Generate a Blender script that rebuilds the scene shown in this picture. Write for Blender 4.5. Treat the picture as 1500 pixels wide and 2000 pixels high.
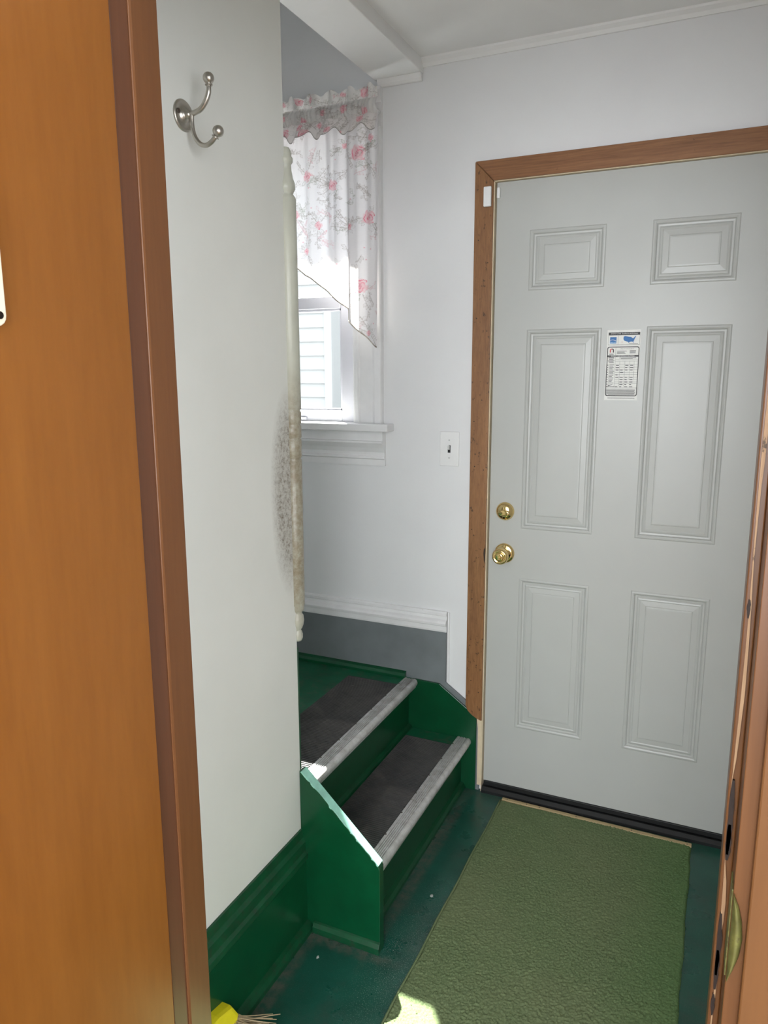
import bpy, bmesh, math, random
import numpy as np
from mathutils import Vector, Matrix

for o in list(bpy.data.objects):
    bpy.data.objects.remove(o, do_unlink=True)
scene = bpy.context.scene
C = scene.collection
random.seed(7)
rng = np.random.default_rng(7)

# ------------------------------------------------------------------ camera
cd = bpy.data.cameras.new('camera')
cd.sensor_fit = 'VERTICAL'; cd.sensor_height = 36.0; cd.sensor_width = 27.0
cd.lens = 1443.17 / 2000 * 36.0
cd.clip_start = 0.02; cd.clip_end = 100
cam = bpy.data.objects.new('camera', cd); C.objects.link(cam)
r_ = Vector((0.90957106, 0.41553597, -0.00321615)); u_ = Vector((-0.07394448, 0.16946416, 0.98275842)); f_ = Vector((-0.40891649, 0.8936508, -0.18486628))
M = Matrix.Identity(4)
for i in range(3):
    M[i][0] = r_[i]; M[i][1] = u_[i]; M[i][2] = -f_[i]
M[0][3], M[1][3], M[2][3] = 0.69602, -2.37931, 1.48845
cam.matrix_world = M
scene.camera = cam

# ------------------------------------------------------------------ light and exposure
w = bpy.data.worlds.new('sky'); scene.world = w; w.use_nodes = True
bg = w.node_tree.nodes['Background']
bg.inputs[0].default_value = (0.86, 0.92, 1.0, 1); bg.inputs[1].default_value = 2.7

sl = bpy.data.lights.new('sun', 'SUN'); sl.energy = 21.0; sl.angle = math.radians(0.6); sl.color = (1.0, 0.96, 0.88)
sun = bpy.data.objects.new('sun', sl); C.objects.link(sun)
sun.rotation_euler = Vector((0.75, -1.0, -1.45)).to_track_quat('-Z', 'Y').to_euler()

def area(name, loc, direction, sx, sy, power, col):
    l = bpy.data.lights.new(name, 'AREA'); l.shape = 'RECTANGLE'; l.size = sx; l.size_y = sy; l.energy = power; l.color = col
    o = bpy.data.objects.new(name, l); C.objects.link(o); o.location = loc
    o.rotation_euler = Vector(direction).to_track_quat('-Z', 'Z').to_euler()
    return o
# added fill lamps set at the near room's unseen window openings
area('fill_lamp_rear', (0.55, -4.52, 1.5), (0, 1, 0), 2.2, 1.4, 43, (0.97, 0.985, 1.0))
area('fill_lamp_side', (2.17, -3.0, 1.5), (-1, 0, 0), 1.8, 1.4, 9, (1.0, 0.97, 0.90))

vs = scene.view_settings
vs.view_transform = 'Standard'; vs.look = 'None'; vs.gamma = 1.0; vs.use_curve_mapping = False
vs.exposure = 1.0

# ------------------------------------------------------------------ materials
MATS = {}
class NT:
    def __init__(s, name):
        s.m = bpy.data.materials.new(name); s.m.use_nodes = True
        s.nt = s.m.node_tree; s.b = s.nt.nodes['Principled BSDF']; s.out = s.nt.nodes['Material Output']
        s.tc = None
    def n(s, t, **kw):
        nd = s.nt.nodes.new(t)
        for k, v in kw.items(): setattr(nd, k, v)
        return nd
    def l(s, a, b): s.nt.links.new(a, b)
    def co(s, sc=(1, 1, 1), loc=(0, 0, 0)):
        if s.tc is None: s.tc = s.n('ShaderNodeTexCoord')
        mp = s.n('ShaderNodeMapping'); mp.inputs['Scale'].default_value = sc; mp.inputs['Location'].default_value = loc
        s.l(s.tc.outputs['Object'], mp.inputs[0]); return mp.outputs[0]
    def noise(s, vec, scale, detail=4, rough=0.55, dist=0.0):
        nd = s.n('ShaderNodeTexNoise'); nd.inputs['Scale'].default_value = scale; nd.inputs['Detail'].default_value = detail
        nd.inputs['Roughness'].default_value = rough; nd.inputs['Distortion'].default_value = dist
        s.l(vec, nd.inputs['Vector']); return nd.outputs[0]
    def ramp(s, val, stops):
        nd = s.n('ShaderNodeValToRGB'); e = nd.color_ramp.elements
        while len(e) < len(stops): e.new(0.5)
        for i, (p, c) in enumerate(stops):
            e[i].position = p; e[i].color = (*c, 1) if len(c) == 3 else c
        s.l(val, nd.inputs[0]); return nd.outputs[0]
    def mix(s, fac, a, b, mode='MIX'):
        nd = s.n('ShaderNodeMix', data_type='RGBA', blend_type=mode)
        for sock, v in ((nd.inputs[0], fac), (nd.inputs[6], a), (nd.inputs[7], b)):
            if isinstance(v, (int, float)): sock.default_value = v
            elif isinstance(v, tuple): sock.default_value = (*v, 1)
            else: s.l(v, sock)
        return nd.outputs[2]
    def math(s, op, a, b=0.0, clamp=False):
        nd = s.n('ShaderNodeMath', operation=op, use_clamp=clamp)
        for i, v in enumerate((a, b)):
            if isinstance(v, (int, float)): nd.inputs[i].default_value = v
            else: s.l(v, nd.inputs[i])
        return nd.outputs[0]
    def blob(s, center, radii, power=1.0):
        """1 at centre, 0 outside an ellipsoid, in object space"""
        mp = s.co((1 / radii[0], 1 / radii[1], 1 / radii[2]), tuple(-c / r for c, r in zip(center, radii)))
        ln = s.n('ShaderNodeVectorMath', operation='LENGTH'); s.l(mp, ln.inputs[0])
        return s.math('SUBTRACT', 1.0, ln.outputs['Value'], True)
    def bump(s, h, strength=0.2, dist=0.002):
        nd = s.n('ShaderNodeBump'); nd.inputs['Strength'].default_value = strength; nd.inputs['Distance'].default_value = dist
        s.l(h, nd.inputs['Height']); s.l(nd.outputs[0], s.b.inputs['Normal'])
    def base(s, c):
        if isinstance(c, tuple): s.b.inputs['Base Color'].default_value = (*c, 1)
        else: s.l(c, s.b.inputs['Base Color'])
    def set(s, rough=None, metal=None, spec=None):
        if rough is not None:
            if isinstance(rough, (int, float)): s.b.inputs['Roughness'].default_value = rough
            else: s.l(rough, s.b.inputs['Roughness'])
        if metal is not None: s.b.inputs['Metallic'].default_value = metal
        if spec is not None: s.b.inputs['Specular IOR Level'].default_value = spec
    def done(s, key): MATS[key] = s.m; return s.m

def paint(key, col, rough=0.45, var=0.06, scale=9.0, bump=0.12, bscale=180.0, dirt=None, dscale=30.0, dlo=0.62, dhi=0.75, dmix=0.8):
    t = NT(key); v = t.co()
    n = t.noise(v, scale, 5)
    c = t.ramp(n, [(0.3, tuple(x * (1 - var) for x in col)), (0.7, tuple(min(1, x * (1 + var)) for x in col))])
    if dirt:
        d = t.ramp(t.noise(v, dscale, 8, 0.7), [(dlo, (0, 0, 0)), (dhi, (dmix,) * 3)])
        c = t.mix(d, c, dirt)
    t.base(c); t.set(rough)
    t.bump(t.noise(v, bscale, 3), bump, 0.001)
    return t.done(key)

WHITE = (0.74, 0.755, 0.76)
# semi-gloss wall paint with roller texture
t = NT('wall_paint'); v = t.co()
t.base(t.ramp(t.noise(v, 4, 5), [(0.3, (0.80, 0.805, 0.815)), (0.7, (0.83, 0.84, 0.845))]))
t.set(0.42); t.bump(t.noise(v, 140, 4, 0.6), 0.22, 0.0012); t.done('wall_paint')
# hall wall with a grubby hand-worn patch beside the corner moulding
t = NT('grubby_wall_paint'); v = t.co()
c = t.ramp(t.noise(v, 4, 5), [(0.3, (0.735, 0.745, 0.705)), (0.7, (0.775, 0.785, 0.745))])
m1 = t.math('MULTIPLY', t.blob((-0.25, -0.862, 1.2), (0.3, 0.085, 0.26)), 2.4, True)
sp = t.ramp(t.noise(v, 110, 10, 0.8), [(0.46, (0, 0, 0)), (0.68, (1, 1, 1))])
c = t.mix(t.math('MULTIPLY', m1, t.math('ADD', t.math('MULTIPLY', sp, 0.80), 0.34), True), c, (0.15, 0.108, 0.066))
m2 = t.math('MULTIPLY', t.blob((-0.25, -0.95, 0.6), (0.3, 0.22, 0.26)), 1.3, True)
sp2 = t.ramp(t.noise(t.co((1, 1, 0.45)), 60, 6, 0.8), [(0.68, (0, 0, 0)), (0.74, (1, 1, 1))])
c = t.mix(t.math('MULTIPLY', m2, sp2), c, (0.2, 0.21, 0.17))
t.base(c); t.set(0.4); t.bump(t.noise(v, 120, 4, 0.6), 0.15, 0.0012); t.done('grubby_wall_paint')
# corner moulding: cream gloss with grime in the middle
t = NT('grubby_cream_paint'); v = t.co()
c = t.ramp(t.noise(v, 12, 5), [(0.3, (0.48, 0.49, 0.42)), (0.7, (0.55, 0.56, 0.48))])
m1 = t.math('MULTIPLY', t.blob((-0.25, -0.84, 1.16), (0.3, 0.3, 0.36)), 2.2, True)
sp = t.ramp(t.noise(v, 60, 8, 0.75), [(0.36, (0.45, 0.45, 0.45)), (0.62, (1, 1, 1))])
c = t.mix(t.math('MULTIPLY', t.math('MULTIPLY', m1, sp), 0.85), c, (0.19, 0.14, 0.075))
t.base(c); t.set(0.3); t.done('grubby_cream_paint')

paint('ceiling_paint', (0.86, 0.86, 0.85), 0.55, 0.03, 4, 0.1, 120)
paint('white_trim', (0.84, 0.84, 0.845), 0.3, 0.03, 20, 0.08, 200)
paint('scuffed_white_trim', (0.84, 0.84, 0.845), 0.33, 0.04, 20, 0.1, 200, dirt=(0.34, 0.28, 0.24), dscale=70, dlo=0.66, dhi=0.76, dmix=0.6)
paint('vinyl', (0.74, 0.74, 0.80), 0.35, 0.01, 20, 0.0)
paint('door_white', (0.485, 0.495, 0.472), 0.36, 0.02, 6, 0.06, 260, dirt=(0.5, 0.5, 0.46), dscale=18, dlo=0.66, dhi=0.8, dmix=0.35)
paint('green_paint', (0.0012, 0.060, 0.021), 0.3, 0.18, 14, 0.12, 90, dirt=(0.03, 0.035, 0.03), dscale=60, dlo=0.68, dhi=0.78, dmix=0.6)
paint('green_worn', (0.003, 0.105, 0.048), 0.4, 0.25, 12, 0.15, 90, dirt=(0.10, 0.09, 0.075), dscale=26, dlo=0.5, dhi=0.7, dmix=0.7)
paint('sunlit_worn_green', (0.30, 0.62, 0.50), 0.4, 0.2, 30, 0.2, 120)  # stringer edge tone, sunlight mixed into the colour
paint('green_dirty_edge', (0.002, 0.066, 0.024), 0.4, 0.3, 30, 0.25, 90, dirt=(0.028, 0.026, 0.022), dscale=60, dlo=0.5, dhi=0.68, dmix=0.7)
paint('grey_paint', (0.185, 0.205, 0.215), 0.42, 0.10, 10, 0.1, 160, dirt=(0.30, 0.31, 0.31), dscale=40, dlo=0.7, dhi=0.8, dmix=0.5)
paint('cream_wood', (0.72, 0.60, 0.42), 0.55, 0.08, 30, 0.1, 160, dirt=(0.3, 0.2, 0.12), dscale=60, dlo=0.66, dhi=0.76, dmix=0.5)
paint('cream_plastic', (0.68, 0.63, 0.50), 0.4, 0.02, 20, 0.0)
paint('white_plastic', (0.86, 0.865, 0.86), 0.3, 0.02, 20, 0.0)
paint('dark_plastic', (0.02, 0.02, 0.02), 0.35, 0.05, 20, 0.0)
paint('black_rubber_trim', (0.005, 0.0055, 0.006), 0.55, 0.15, 60, 0.1)
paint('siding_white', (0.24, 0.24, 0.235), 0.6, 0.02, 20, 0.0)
paint('shingle', (0.25, 0.24, 0.23), 0.9, 0.2, 60, 0.3)
paint('concrete', (0.50, 0.49, 0.475), 0.9, 0.1, 8, 0.3)
paint('room_paint', (0.72, 0.70, 0.66), 0.6, 0.03, 4, 0.05)
paint('yellow_plastic', (0.80, 0.70, 0.015), 0.38, 0.04, 40, 0.0)
paint('paint_flake', (0.42, 0.45, 0.43), 0.7, 0.1, 60, 0.0)

def wood(key, dark, mid, light, axis=2, scale=9.0, rough=0.32, specks=None, stains=(), fine=0.35, squash=0.05):
    t = NT(key); sc = [1.0, 1.0, 1.0]; sc[axis] = squash
    v = t.co(tuple(sc)); n = t.noise(v, scale, 5, 0.6, 0.6)
    c = t.ramp(n, [(0.28, dark), (0.5, mid), (0.75, light)])
    g = t.noise(v, scale * 14, 4, 0.7)
    c = t.mix(fine, c, t.ramp(g, [(0.3, tuple(x * 0.6 for x in dark)), (0.65, light)]), 'MIX')
    if specks:
        d = t.ramp(t.noise(t.co((1, 1, 0.7)), specks[0], 6, 0.7), [(specks[1], (0, 0, 0)), (specks[1] + 0.05, (1, 1, 1))])
        c = t.mix(t.math('MULTIPLY', d, 0.85), c, (0.03, 0.017, 0.01))
    for (ce, ra, col, k) in stains:
        bl = t.math('MULTIPLY', t.blob(ce, ra), k, True)
        nn = t.ramp(t.noise(t.co(), 22, 6, 0.7), [(0.38, (0, 0, 0)), (0.6, (1, 1, 1))])
        c = t.mix(t.math('MULTIPLY', bl, nn), c, col)
    t.base(c); t.set(rough); t.bump(g, 0.06, 0.001)
    return t.done(key)

wood('birch_veneer', (0.165, 0.055, 0.008), (0.198, 0.070, 0.011), (0.23, 0.086, 0.015), 2, 4.5, 0.27, None,
     (((-0.04, -1.73, 1.08), (0.3, 0.06, 0.07), (0.12, 0.045, 0.018), 1.2), ((-0.04, -1.72, 0.85), (0.3, 0.16, 0.16), (0.24, 0.085, 0.018), 1.2)), 0.15, 0.12)
wood('jamb_wood', (0.085, 0.034, 0.017), (0.107, 0.043, 0.021), (0.13, 0.053, 0.026), 2, 7, 0.3, (60, 0.74), (), 0.2, 0.05)
wood('stop_wood', (0.11, 0.042, 0.015), (0.133, 0.053, 0.019), (0.157, 0.065, 0.023), 2, 9, 0.28, (70, 0.76), (), 0.22, 0.05)
wood('casing_wood', (0.16, 0.068, 0.028), (0.27, 0.125, 0.050), (0.37, 0.18, 0.075), 2, 14, 0.35, (75, 0.60), (((-0.012, -0.02, 1.15), (0.02, 0.1, 1.1), (0.07, 0.035, 0.018), 1.0),), 0.4, 0.10)
wood('casing_wood_head', (0.20, 0.085, 0.036), (0.29, 0.13, 0.055), (0.36, 0.17, 0.075), 0, 16, 0.35, (75, 0.67), (), 0.45, 0.05)
wood('damaged_jamb', (0.105, 0.040, 0.012), (0.13, 0.052, 0.016), (0.155, 0.066, 0.021), 2, 8, 0.38, (60, 0.67),
     (((0.735, -1.53, 1.0), (0.08, 0.10, 0.10), (0.02, 0.012, 0.01), 3.0), ((0.735, -1.53, 0.83), (0.08, 0.10, 0.075), (0.02, 0.012, 0.01), 3.0)), 0.2, 0.06)
wood('near_casing', (0.115, 0.046, 0.013), (0.137, 0.058, 0.017), (0.158, 0.069, 0.021), 2, 5, 0.4, (55, 0.74), (), 0.15, 0.1)
wood('strip_wood', (0.40, 0.29, 0.14), (0.5, 0.38, 0.2), (0.58, 0.45, 0.26), 0, 12, 0.5, (90, 0.68), (), 0.3, 0.06)
wood('room_floorboards', (0.2, 0.11, 0.05), (0.26, 0.15, 0.07), (0.32, 0.19, 0.09), 1, 6, 0.35, None, (), 0.3, 0.06)
# splintered pale wood where the stop has broken away
wood('raw_wood', (0.28, 0.15, 0.075), (0.38, 0.24, 0.13), (0.45, 0.31, 0.18), 2, 18, 0.6, (40, 0.62), (), 0.3, 0.05)

# painted floor: dark green enamel, scuffed, gritty
t = NT('floor_paint'); v = t.co()
c = t.ramp(t.noise(v, 7, 7, 0.65), [(0.3, (0.006, 0.055, 0.038)), (0.7, (0.011, 0.092, 0.064))])
c = t.mix(t.ramp(t.noise(v, 5, 9, 0.75), [(0.52, (0, 0, 0)), (0.75, (0.6, 0.6, 0.6))]), c, (0.055, 0.06, 0.05))
for (ce, ra, k) in [((-0.045, -0.42, 0), (0.03, 0.55, 0.2), 1.6), ((-0.12, -0.875, 0), (0.19, 0.028, 0.2), 1.8), ((-0.205, -1.15, 0), (0.028, 0.45, 0.2), 1.8), ((0.3, -0.035, 0), (0.5, 0.03, 0.2), 1.2)]:
    dm = t.math('MULTIPLY', t.math('MULTIPLY', t.blob(ce, ra), k, True), t.ramp(t.noise(v, 45, 7, 0.7), [(0.36, (0, 0, 0)), (0.66, (0.8,) * 3)]))
    c = t.mix(dm, c, (0.115, 0.10, 0.085))
gm = t.math('ADD', t.math('MULTIPLY', t.blob((0.03, -0.85, 0), (0.10, 0.38, 0.2)), 1.2, True), 0.12, True)
grit = t.ramp(t.noise(v, 420, 3, 0.6), [(0.60, (0, 0, 0)), (0.64, (1, 1, 1))])
c = t.mix(t.math('MULTIPLY', gm, grit), c, (0.30, 0.34, 0.32))
t.base(c); t.set(t.ramp(t.noise(v, 9, 4), [(0.3, (0.24,) * 3), (0.7, (0.36,) * 3)])); t.bump(t.noise(v, 90, 3, 0.5), 0.12, 0.001); t.done('floor_paint')
# carpet
t = NT('carpet'); v = t.co()
c = t.ramp(t.noise(v, 300, 3, 0.7), [(0.3, (0.085, 0.128, 0.060)), (0.55, (0.160, 0.212, 0.105)), (0.8, (0.25, 0.31, 0.165))])
c = t.mix(t.ramp(t.noise(v, 3.2, 4), [(0.42, (0, 0, 0)), (0.62, (0.45, 0.45, 0.45))]), c, (0.185, 0.215, 0.115))
gx = t.n('ShaderNodeSeparateXYZ'); t.l(t.co(), gx.inputs[0])
c = t.mix(t.math('MULTIPLY', t.math('SUBTRACT', gx.outputs[0], 0.12, True), 2.2, True), c, (0.075, 0.205, 0.060))
t.base(c); t.set(1.0, spec=0.1); t.done('carpet')
# ribbed rubber
t = NT('rubber'); v = t.co()
c = t.ramp(t.noise(v, 6, 8, 0.75), [(0.35, (0.030, 0.029, 0.032)), (0.75, (0.105, 0.095, 0.095))])
c = t.mix(t.ramp(t.noise(v, 16, 8, 0.75), [(0.52, (0, 0, 0)), (0.78, (0.7,) * 3)]), c, (0.15, 0.13, 0.12))
c = t.mix(t.ramp(t.noise(v, 130, 3, 0.6), [(0.74, (0, 0, 0)), (0.77, (0.8,) * 3)]), c, (0.4, 0.38, 0.35))
t.base(c); t.set(0.42); t.done('rubber')
# worn aluminium
t = NT('aluminium'); v = t.co()
c = t.ramp(t.noise(v, 30, 8, 0.7), [(0.35, (0.46, 0.45, 0.44)), (0.65, (0.68, 0.68, 0.68))])
c = t.mix(t.ramp(t.noise(v, 18, 8, 0.7), [(0.62, (0, 0, 0)), (0.72, (0.7,) * 3)]), c, (0.20, 0.14, 0.10))
t.base(c); t.set(0.42, 0.35); t.bump(t.noise(v, 150, 4), 0.15, 0.001); t.done('aluminium')
def metal(key, col, rough):
    t = NT(key); t.base(t.ramp(t.noise(t.co(), 40, 4), [(0.3, tuple(x * 0.92 for x in col)), (0.7, col)])); t.set(rough, 1.0); t.done(key)
paint('char', (0.020, 0.012, 0.009), 0.7, 0.4, 80, 0.2)
metal('brass', (0.88, 0.66, 0.30), 0.10)
metal('nickel', (0.52, 0.49, 0.44), 0.34)
metal('dark_metal', (0.06, 0.05, 0.045), 0.45)
metal('screw_metal', (0.16, 0.13, 0.11), 0.5)
paint('tarnish_green', (0.105, 0.105, 0.03), 0.4, 0.35, 60, 0.2, 120, dirt=(0.03, 0.025, 0.012), dscale=70, dlo=0.55, dhi=0.65, dmix=0.8)
paint('straw', (0.46, 0.36, 0.22), 0.7, 0.2, 80, 0.0)
paint('hem_tape', (0.58, 0.53, 0.47), 0.8, 0.35, 55, 0.1, 300, dirt=(0.30, 0.25, 0.20), dscale=60, dlo=0.5, dhi=0.6, dmix=0.7)
def flat(key, col, rough=0.5):
    t = NT(key); t.base(t.ramp(t.noise(t.co(), 60, 2), [(0.4, tuple(x * 0.96 for x in col)), (0.6, col)])); t.set(rough); t.done(key)
flat('paper', (0.80, 0.80, 0.76)); flat('ink_black', (0.012, 0.012, 0.013)); flat('ink_grey', (0.07, 0.07, 0.07)); flat('ink_blue', (0.005, 0.14, 0.42)); flat('ink_lightblue', (0.06, 0.27, 0.58)); flat('ink_red', (0.6, 0.05, 0.06))
flat('ink_white', (0.82, 0.82, 0.8)); flat('ink_green', (0.03, 0.3, 0.12))
# window glass: lets daylight straight through, with a faint reflection
t = NT('window_glass'); t.nt.nodes.remove(t.b)
tr = t.n('ShaderNodeBsdfTransparent'); tr.inputs[0].default_value = (0.95, 0.97, 0.97, 1); gl = t.n('ShaderNodeBsdfGlossy'); gl.inputs['Roughness'].default_value = 0.02
mx = t.n('ShaderNodeMixShader'); mx.inputs[0].default_value = 0.05; t.l(tr.outputs[0], mx.inputs[1]); t.l(gl.outputs[0], mx.inputs[2]); t.l(mx.outputs[0], t.out.inputs[0]); t.done('window_glass')
# printed seersucker curtain: colours of the print come from the cloth's own colour attribute
t = NT('curtain_cloth'); t.nt.nodes.remove(t.b)
at = t.n('ShaderNodeAttribute', attribute_name='print')
df = t.n('ShaderNodeBsdfDiffuse'); tl = t.n('ShaderNodeBsdfTranslucent'); mx = t.n('ShaderNodeMixShader'); mx.inputs[0].default_value = 0.34
wv = t.noise(t.co((1.0, 1.0, 7.0)), 45, 4, 0.6)
bp = t.n('ShaderNodeBump'); bp.inputs['Strength'].default_value = 0.35; bp.inputs['Distance'].default_value = 0.002; t.l(wv, bp.inputs['Height'])
for s_ in (df, tl):
    t.l(at.outputs['Color'], s_.inputs['Color']); t.l(bp.outputs[0], s_.inputs['Normal'])
t.l(df.outputs[0], mx.inputs[1]); t.l(tl.outputs[0], mx.inputs[2]); t.l(mx.outputs[0], t.out.inputs[0]); t.done('curtain_cloth')

# ------------------------------------------------------------------ mesh helpers
class MB:
    def __init__(s): s.v = []; s.f = []
    def add(s, vs, fs):
        o = len(s.v); s.v += [tuple(map(float, p)) for p in vs]; s.f += [tuple(o + i for i in f) for f in fs]; return s
    def box(s, x0, x1, y0, y1, z0, z1):
        return s.add([(x0, y0, z0), (x1, y0, z0), (x1, y1, z0), (x0, y1, z0), (x0, y0, z1), (x1, y0, z1), (x1, y1, z1), (x0, y1, z1)],
                     [(0, 3, 2, 1), (4, 5, 6, 7), (0, 1, 5, 4), (1, 2, 6, 5), (2, 3, 7, 6), (3, 0, 4, 7)])
    def prism(s, poly, axis, a, b):
        """extrude a 2D polygon along axis from a to b; poly in the other two coordinates (in x,y,z order)"""
        def P(q, t):
            q = list(q); q.insert(axis, t); return tuple(q)
        n = len(poly)
        return s.add([P(q, a) for q in poly] + [P(q, b) for q in poly],
                     [tuple(range(n))[::-1], tuple(range(n, 2 * n))] + [(i, (i + 1) % n, n + (i + 1) % n, n + i) for i in range(n)])
    def lathe(s, prof, c, axis, n=24, closed=True):
        """prof: list of (radius, height) turned round a line through c along axis vector"""
        a = Vector(axis).normalized(); u = a.orthogonal().normalized(); w_ = a.cross(u); c = Vector(c)
        vs = []
        for (r, h) in prof:
            for k in range(n):
                th = 2 * math.pi * k / n
                vs.append(c + a * h + (u * math.cos(th) + w_ * math.sin(th)) * r)
        fs = [(i * n + k, i * n + (k + 1) % n, (i + 1) * n + (k + 1) % n, (i + 1) * n + k) for i in range(len(prof) - 1) for k in range(n)]
        if closed:
            fs.append(tuple(range(n))[::-1]); fs.append(tuple((len(prof) - 1) * n + k for k in range(n)))
        return s.add(vs, fs)
    def tube(s, pts, rad, n=10):
        pts = [Vector(p) for p in pts]; rads = rad if isinstance(rad, (list, tuple)) else [rad] * len(pts)
        vs = []; u = None
        for i, p in enumerate(pts):
            d = (pts[min(i + 1, len(pts) - 1)] - pts[max(i - 1, 0)]).normalized()
            u = d.orthogonal().normalized() if u is None else (u - d * u.dot(d)).normalized()
            w_ = d.cross(u)
            for k in range(n):
                th = 2 * math.pi * k / n; vs.append(p + (u * math.cos(th) + w_ * math.sin(th)) * rads[i])
        m = len(pts)
        fs = [(i * n + k, i * n + (k + 1) % n, (i + 1) * n + (k + 1) % n, (i + 1) * n + k) for i in range(m - 1) for k in range(n)]
        fs += [tuple(range(n))[::-1], tuple((m - 1) * n + k for k in range(n))]
        return s.add(vs, fs)

WORLD = {}      # object -> world position of its origin
def build(name, mb, mat, parent=None, smooth=False, bevel=0.0, seg=2, origin=None):
    me = bpy.data.meshes.new(name)
    if parent is not None: o0 = WORLD[parent]
    elif origin == 'base':
        a = np.array(mb.v); o0 = Vector(((a[:, 0].min() + a[:, 0].max()) / 2, (a[:, 1].min() + a[:, 1].max()) / 2, a[:, 2].min()))
    else: o0 = Vector((0, 0, 0))
    me.from_pydata([(p[0] - o0.x, p[1] - o0.y, p[2] - o0.z) for p in mb.v], [], mb.f)
    bm = bmesh.new(); bm.from_mesh(me); bmesh.ops.recalc_face_normals(bm, faces=bm.faces); bm.to_mesh(me); bm.free()
    me.materials.append(MATS[mat])
    if smooth: me.shade_smooth()
    ob = bpy.data.objects.new(name, me); C.objects.link(ob)
    if parent is not None: ob.parent = parent
    else: ob.location = o0
    WORLD[ob] = o0
    if bevel:
        md = ob.modifiers.new('bevel', 'BEVEL'); md.width = bevel; md.segments = seg; md.limit_method = 'ANGLE'; md.angle_limit = math.radians(40)
    return ob
def tag(o, label, cat, group=None, kind=None):
    o['label'] = label; o['category'] = cat
    if group: o['group'] = group
    if kind: o['kind'] = kind
    return o
def thing(name, loc, label, cat, kind=None, group=None):
    o = bpy.data.objects.new(name, None); C.objects.link(o); o.location = loc; o.empty_display_size = 0.05
    WORLD[o] = Vector(loc); return tag(o, label, cat, group, kind)
def struct(name, mb, mat, label, cat, **kw):
    return tag(build(name, mb, mat, **kw), label, cat, kind='structure')
def bez(p0, p1, p2, p3, n=10):
    return [tuple((1 - t) ** 3 * a + 3 * (1 - t) ** 2 * t * b + 3 * (1 - t) * t * t * c + t ** 3 * d for a, b, c, d in zip(p0, p1, p2, p3)) for t in [i / n for i in range(n + 1)]]
def catmull(pts, n=6):
    P = [Vector(p) for p in pts]; P = [2 * P[0] - P[1]] + P + [2 * P[-1] - P[-2]]; out = []
    for i in range(1, len(P) - 2):
        for k in range(n):
            t = k / n
            out.append(0.5 * ((2 * P[i]) + (-P[i - 1] + P[i + 1]) * t + (2 * P[i - 1] - 5 * P[i] + 4 * P[i + 1] - P[i + 2]) * t * t + (-P[i - 1] + 3 * P[i] - 3 * P[i + 1] + P[i + 2]) * t ** 3))
    out.append(P[-2]); return out

# ------------------------------------------------------------------ the entry hall shell
XL = -0.25          # face of the left wall
WT = -0.415         # its back
YE = -0.848         # where the left wall ends at the stairs
YD = -1.50          # far side of the inner doorway
YN = -1.59          # near side of that wall
CZ = 2.46           # hall ceiling
DW, DH, DB = 0.807, 2.07, 0.04
GR, GL = -0.50, -1.14      # window rough opening
WB, WTOP = 1.30, 2.28

struct('floor', MB().box(-1.6, 1.0, -1.59, 0.15, -0.12, 0.0), 'floor_paint', 'dark green painted hall floor around the green rug', 'floor')
mb = MB()
T = 0.15
mb.box(-1.6, GL, 0, T, 0, 3.3).box(GL, GR, 0, T, 0, WB).box(GL, GR, 0, T, WTOP, 3.3).box(GR, -0.004, 0, T, 0, 3.3).box(-0.004, DW + 0.006, 0, T, DH + 0.006, 3.3).box(DW + 0.006, 1.0, 0, T, 0, 3.3)
struct('wall_back', mb, 'wall_paint', 'white painted wall holding the window, switch and entry door', 'wall')
struct('wall_left', MB().box(WT, XL, YD, YE, 0, 2.42), 'grubby_wall_paint', 'white hall wall with coat hook and grubby corner', 'wall')
struct('wall_right', MB().box(0.90, 1.0, YD, 0, 0, CZ), 'wall_paint', 'white hall wall to the right of the entry door', 'wall')
mb = MB().box(-1.6, -0.06, YN, YD, 0, 3.3).box(0.76, 2.2, YN, YD, 0, 3.3).box(-0.06, 0.76, YN, YD, 2.05, 3.3)
struct('wall_front', mb, 'wall_paint', 'wall with the inner doorway the hall is seen through', 'wall')
struct('wall_stairwell_left', MB().box(-1.6, -1.501, -0.92, 0, 0, 3.3), 'wall_paint', 'white stairwell wall at the far end of the landing', 'wall')
struct('wall_stairwell_near', MB().box(-1.5, WT, -0.92, YE, 0, 3.3), 'wall_paint', 'white stairwell wall facing the window behind the hook wall', 'wall')
mb = MB().box(-0.25, 1.0, YD, 0, CZ, CZ + 0.1)
struct('ceiling', mb, 'ceiling_paint', 'white hall ceiling above the entry door', 'ceiling')
struct('ceiling_stairwell', MB().box(-1.6, -0.25, -1.5, 0.15, 3.3, 3.4).box(-0.30, -0.25, YD, 0, 2.47, 3.3), 'ceiling_paint', 'high stairwell ceiling above the landing', 'ceiling')

# dropped beam over the edge of the stairs
bm_ = thing('trim_1', (-0.333, -0.75, 2.42), 'white dropped beam running along the ceiling to the window corner', 'beam', 'structure')
build('beam_casing', MB().box(WT, XL, YD, 0, 2.42, CZ + 0.02), 'ceiling_paint', bm_, bevel=0.003)
build('end_moulding', MB().prism([(0, 2.398), (-0.010, 2.398), (-0.016, 2.405), (-0.022, 2.42), (0, 2.42)], 0, -0.405, -0.252), 'ceiling_paint', bm_, bevel=0.002)
struct('trim_2', MB().prism([(0, CZ - 0.024), (-0.006, CZ - 0.024), (-0.010, CZ - 0.014), (-0.020, CZ - 0.006), (-0.022, CZ), (0, CZ)], 0, XL, 0.90), 'ceiling_paint', 'thin white cove moulding where ceiling meets the entry wall', 'moulding')

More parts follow.
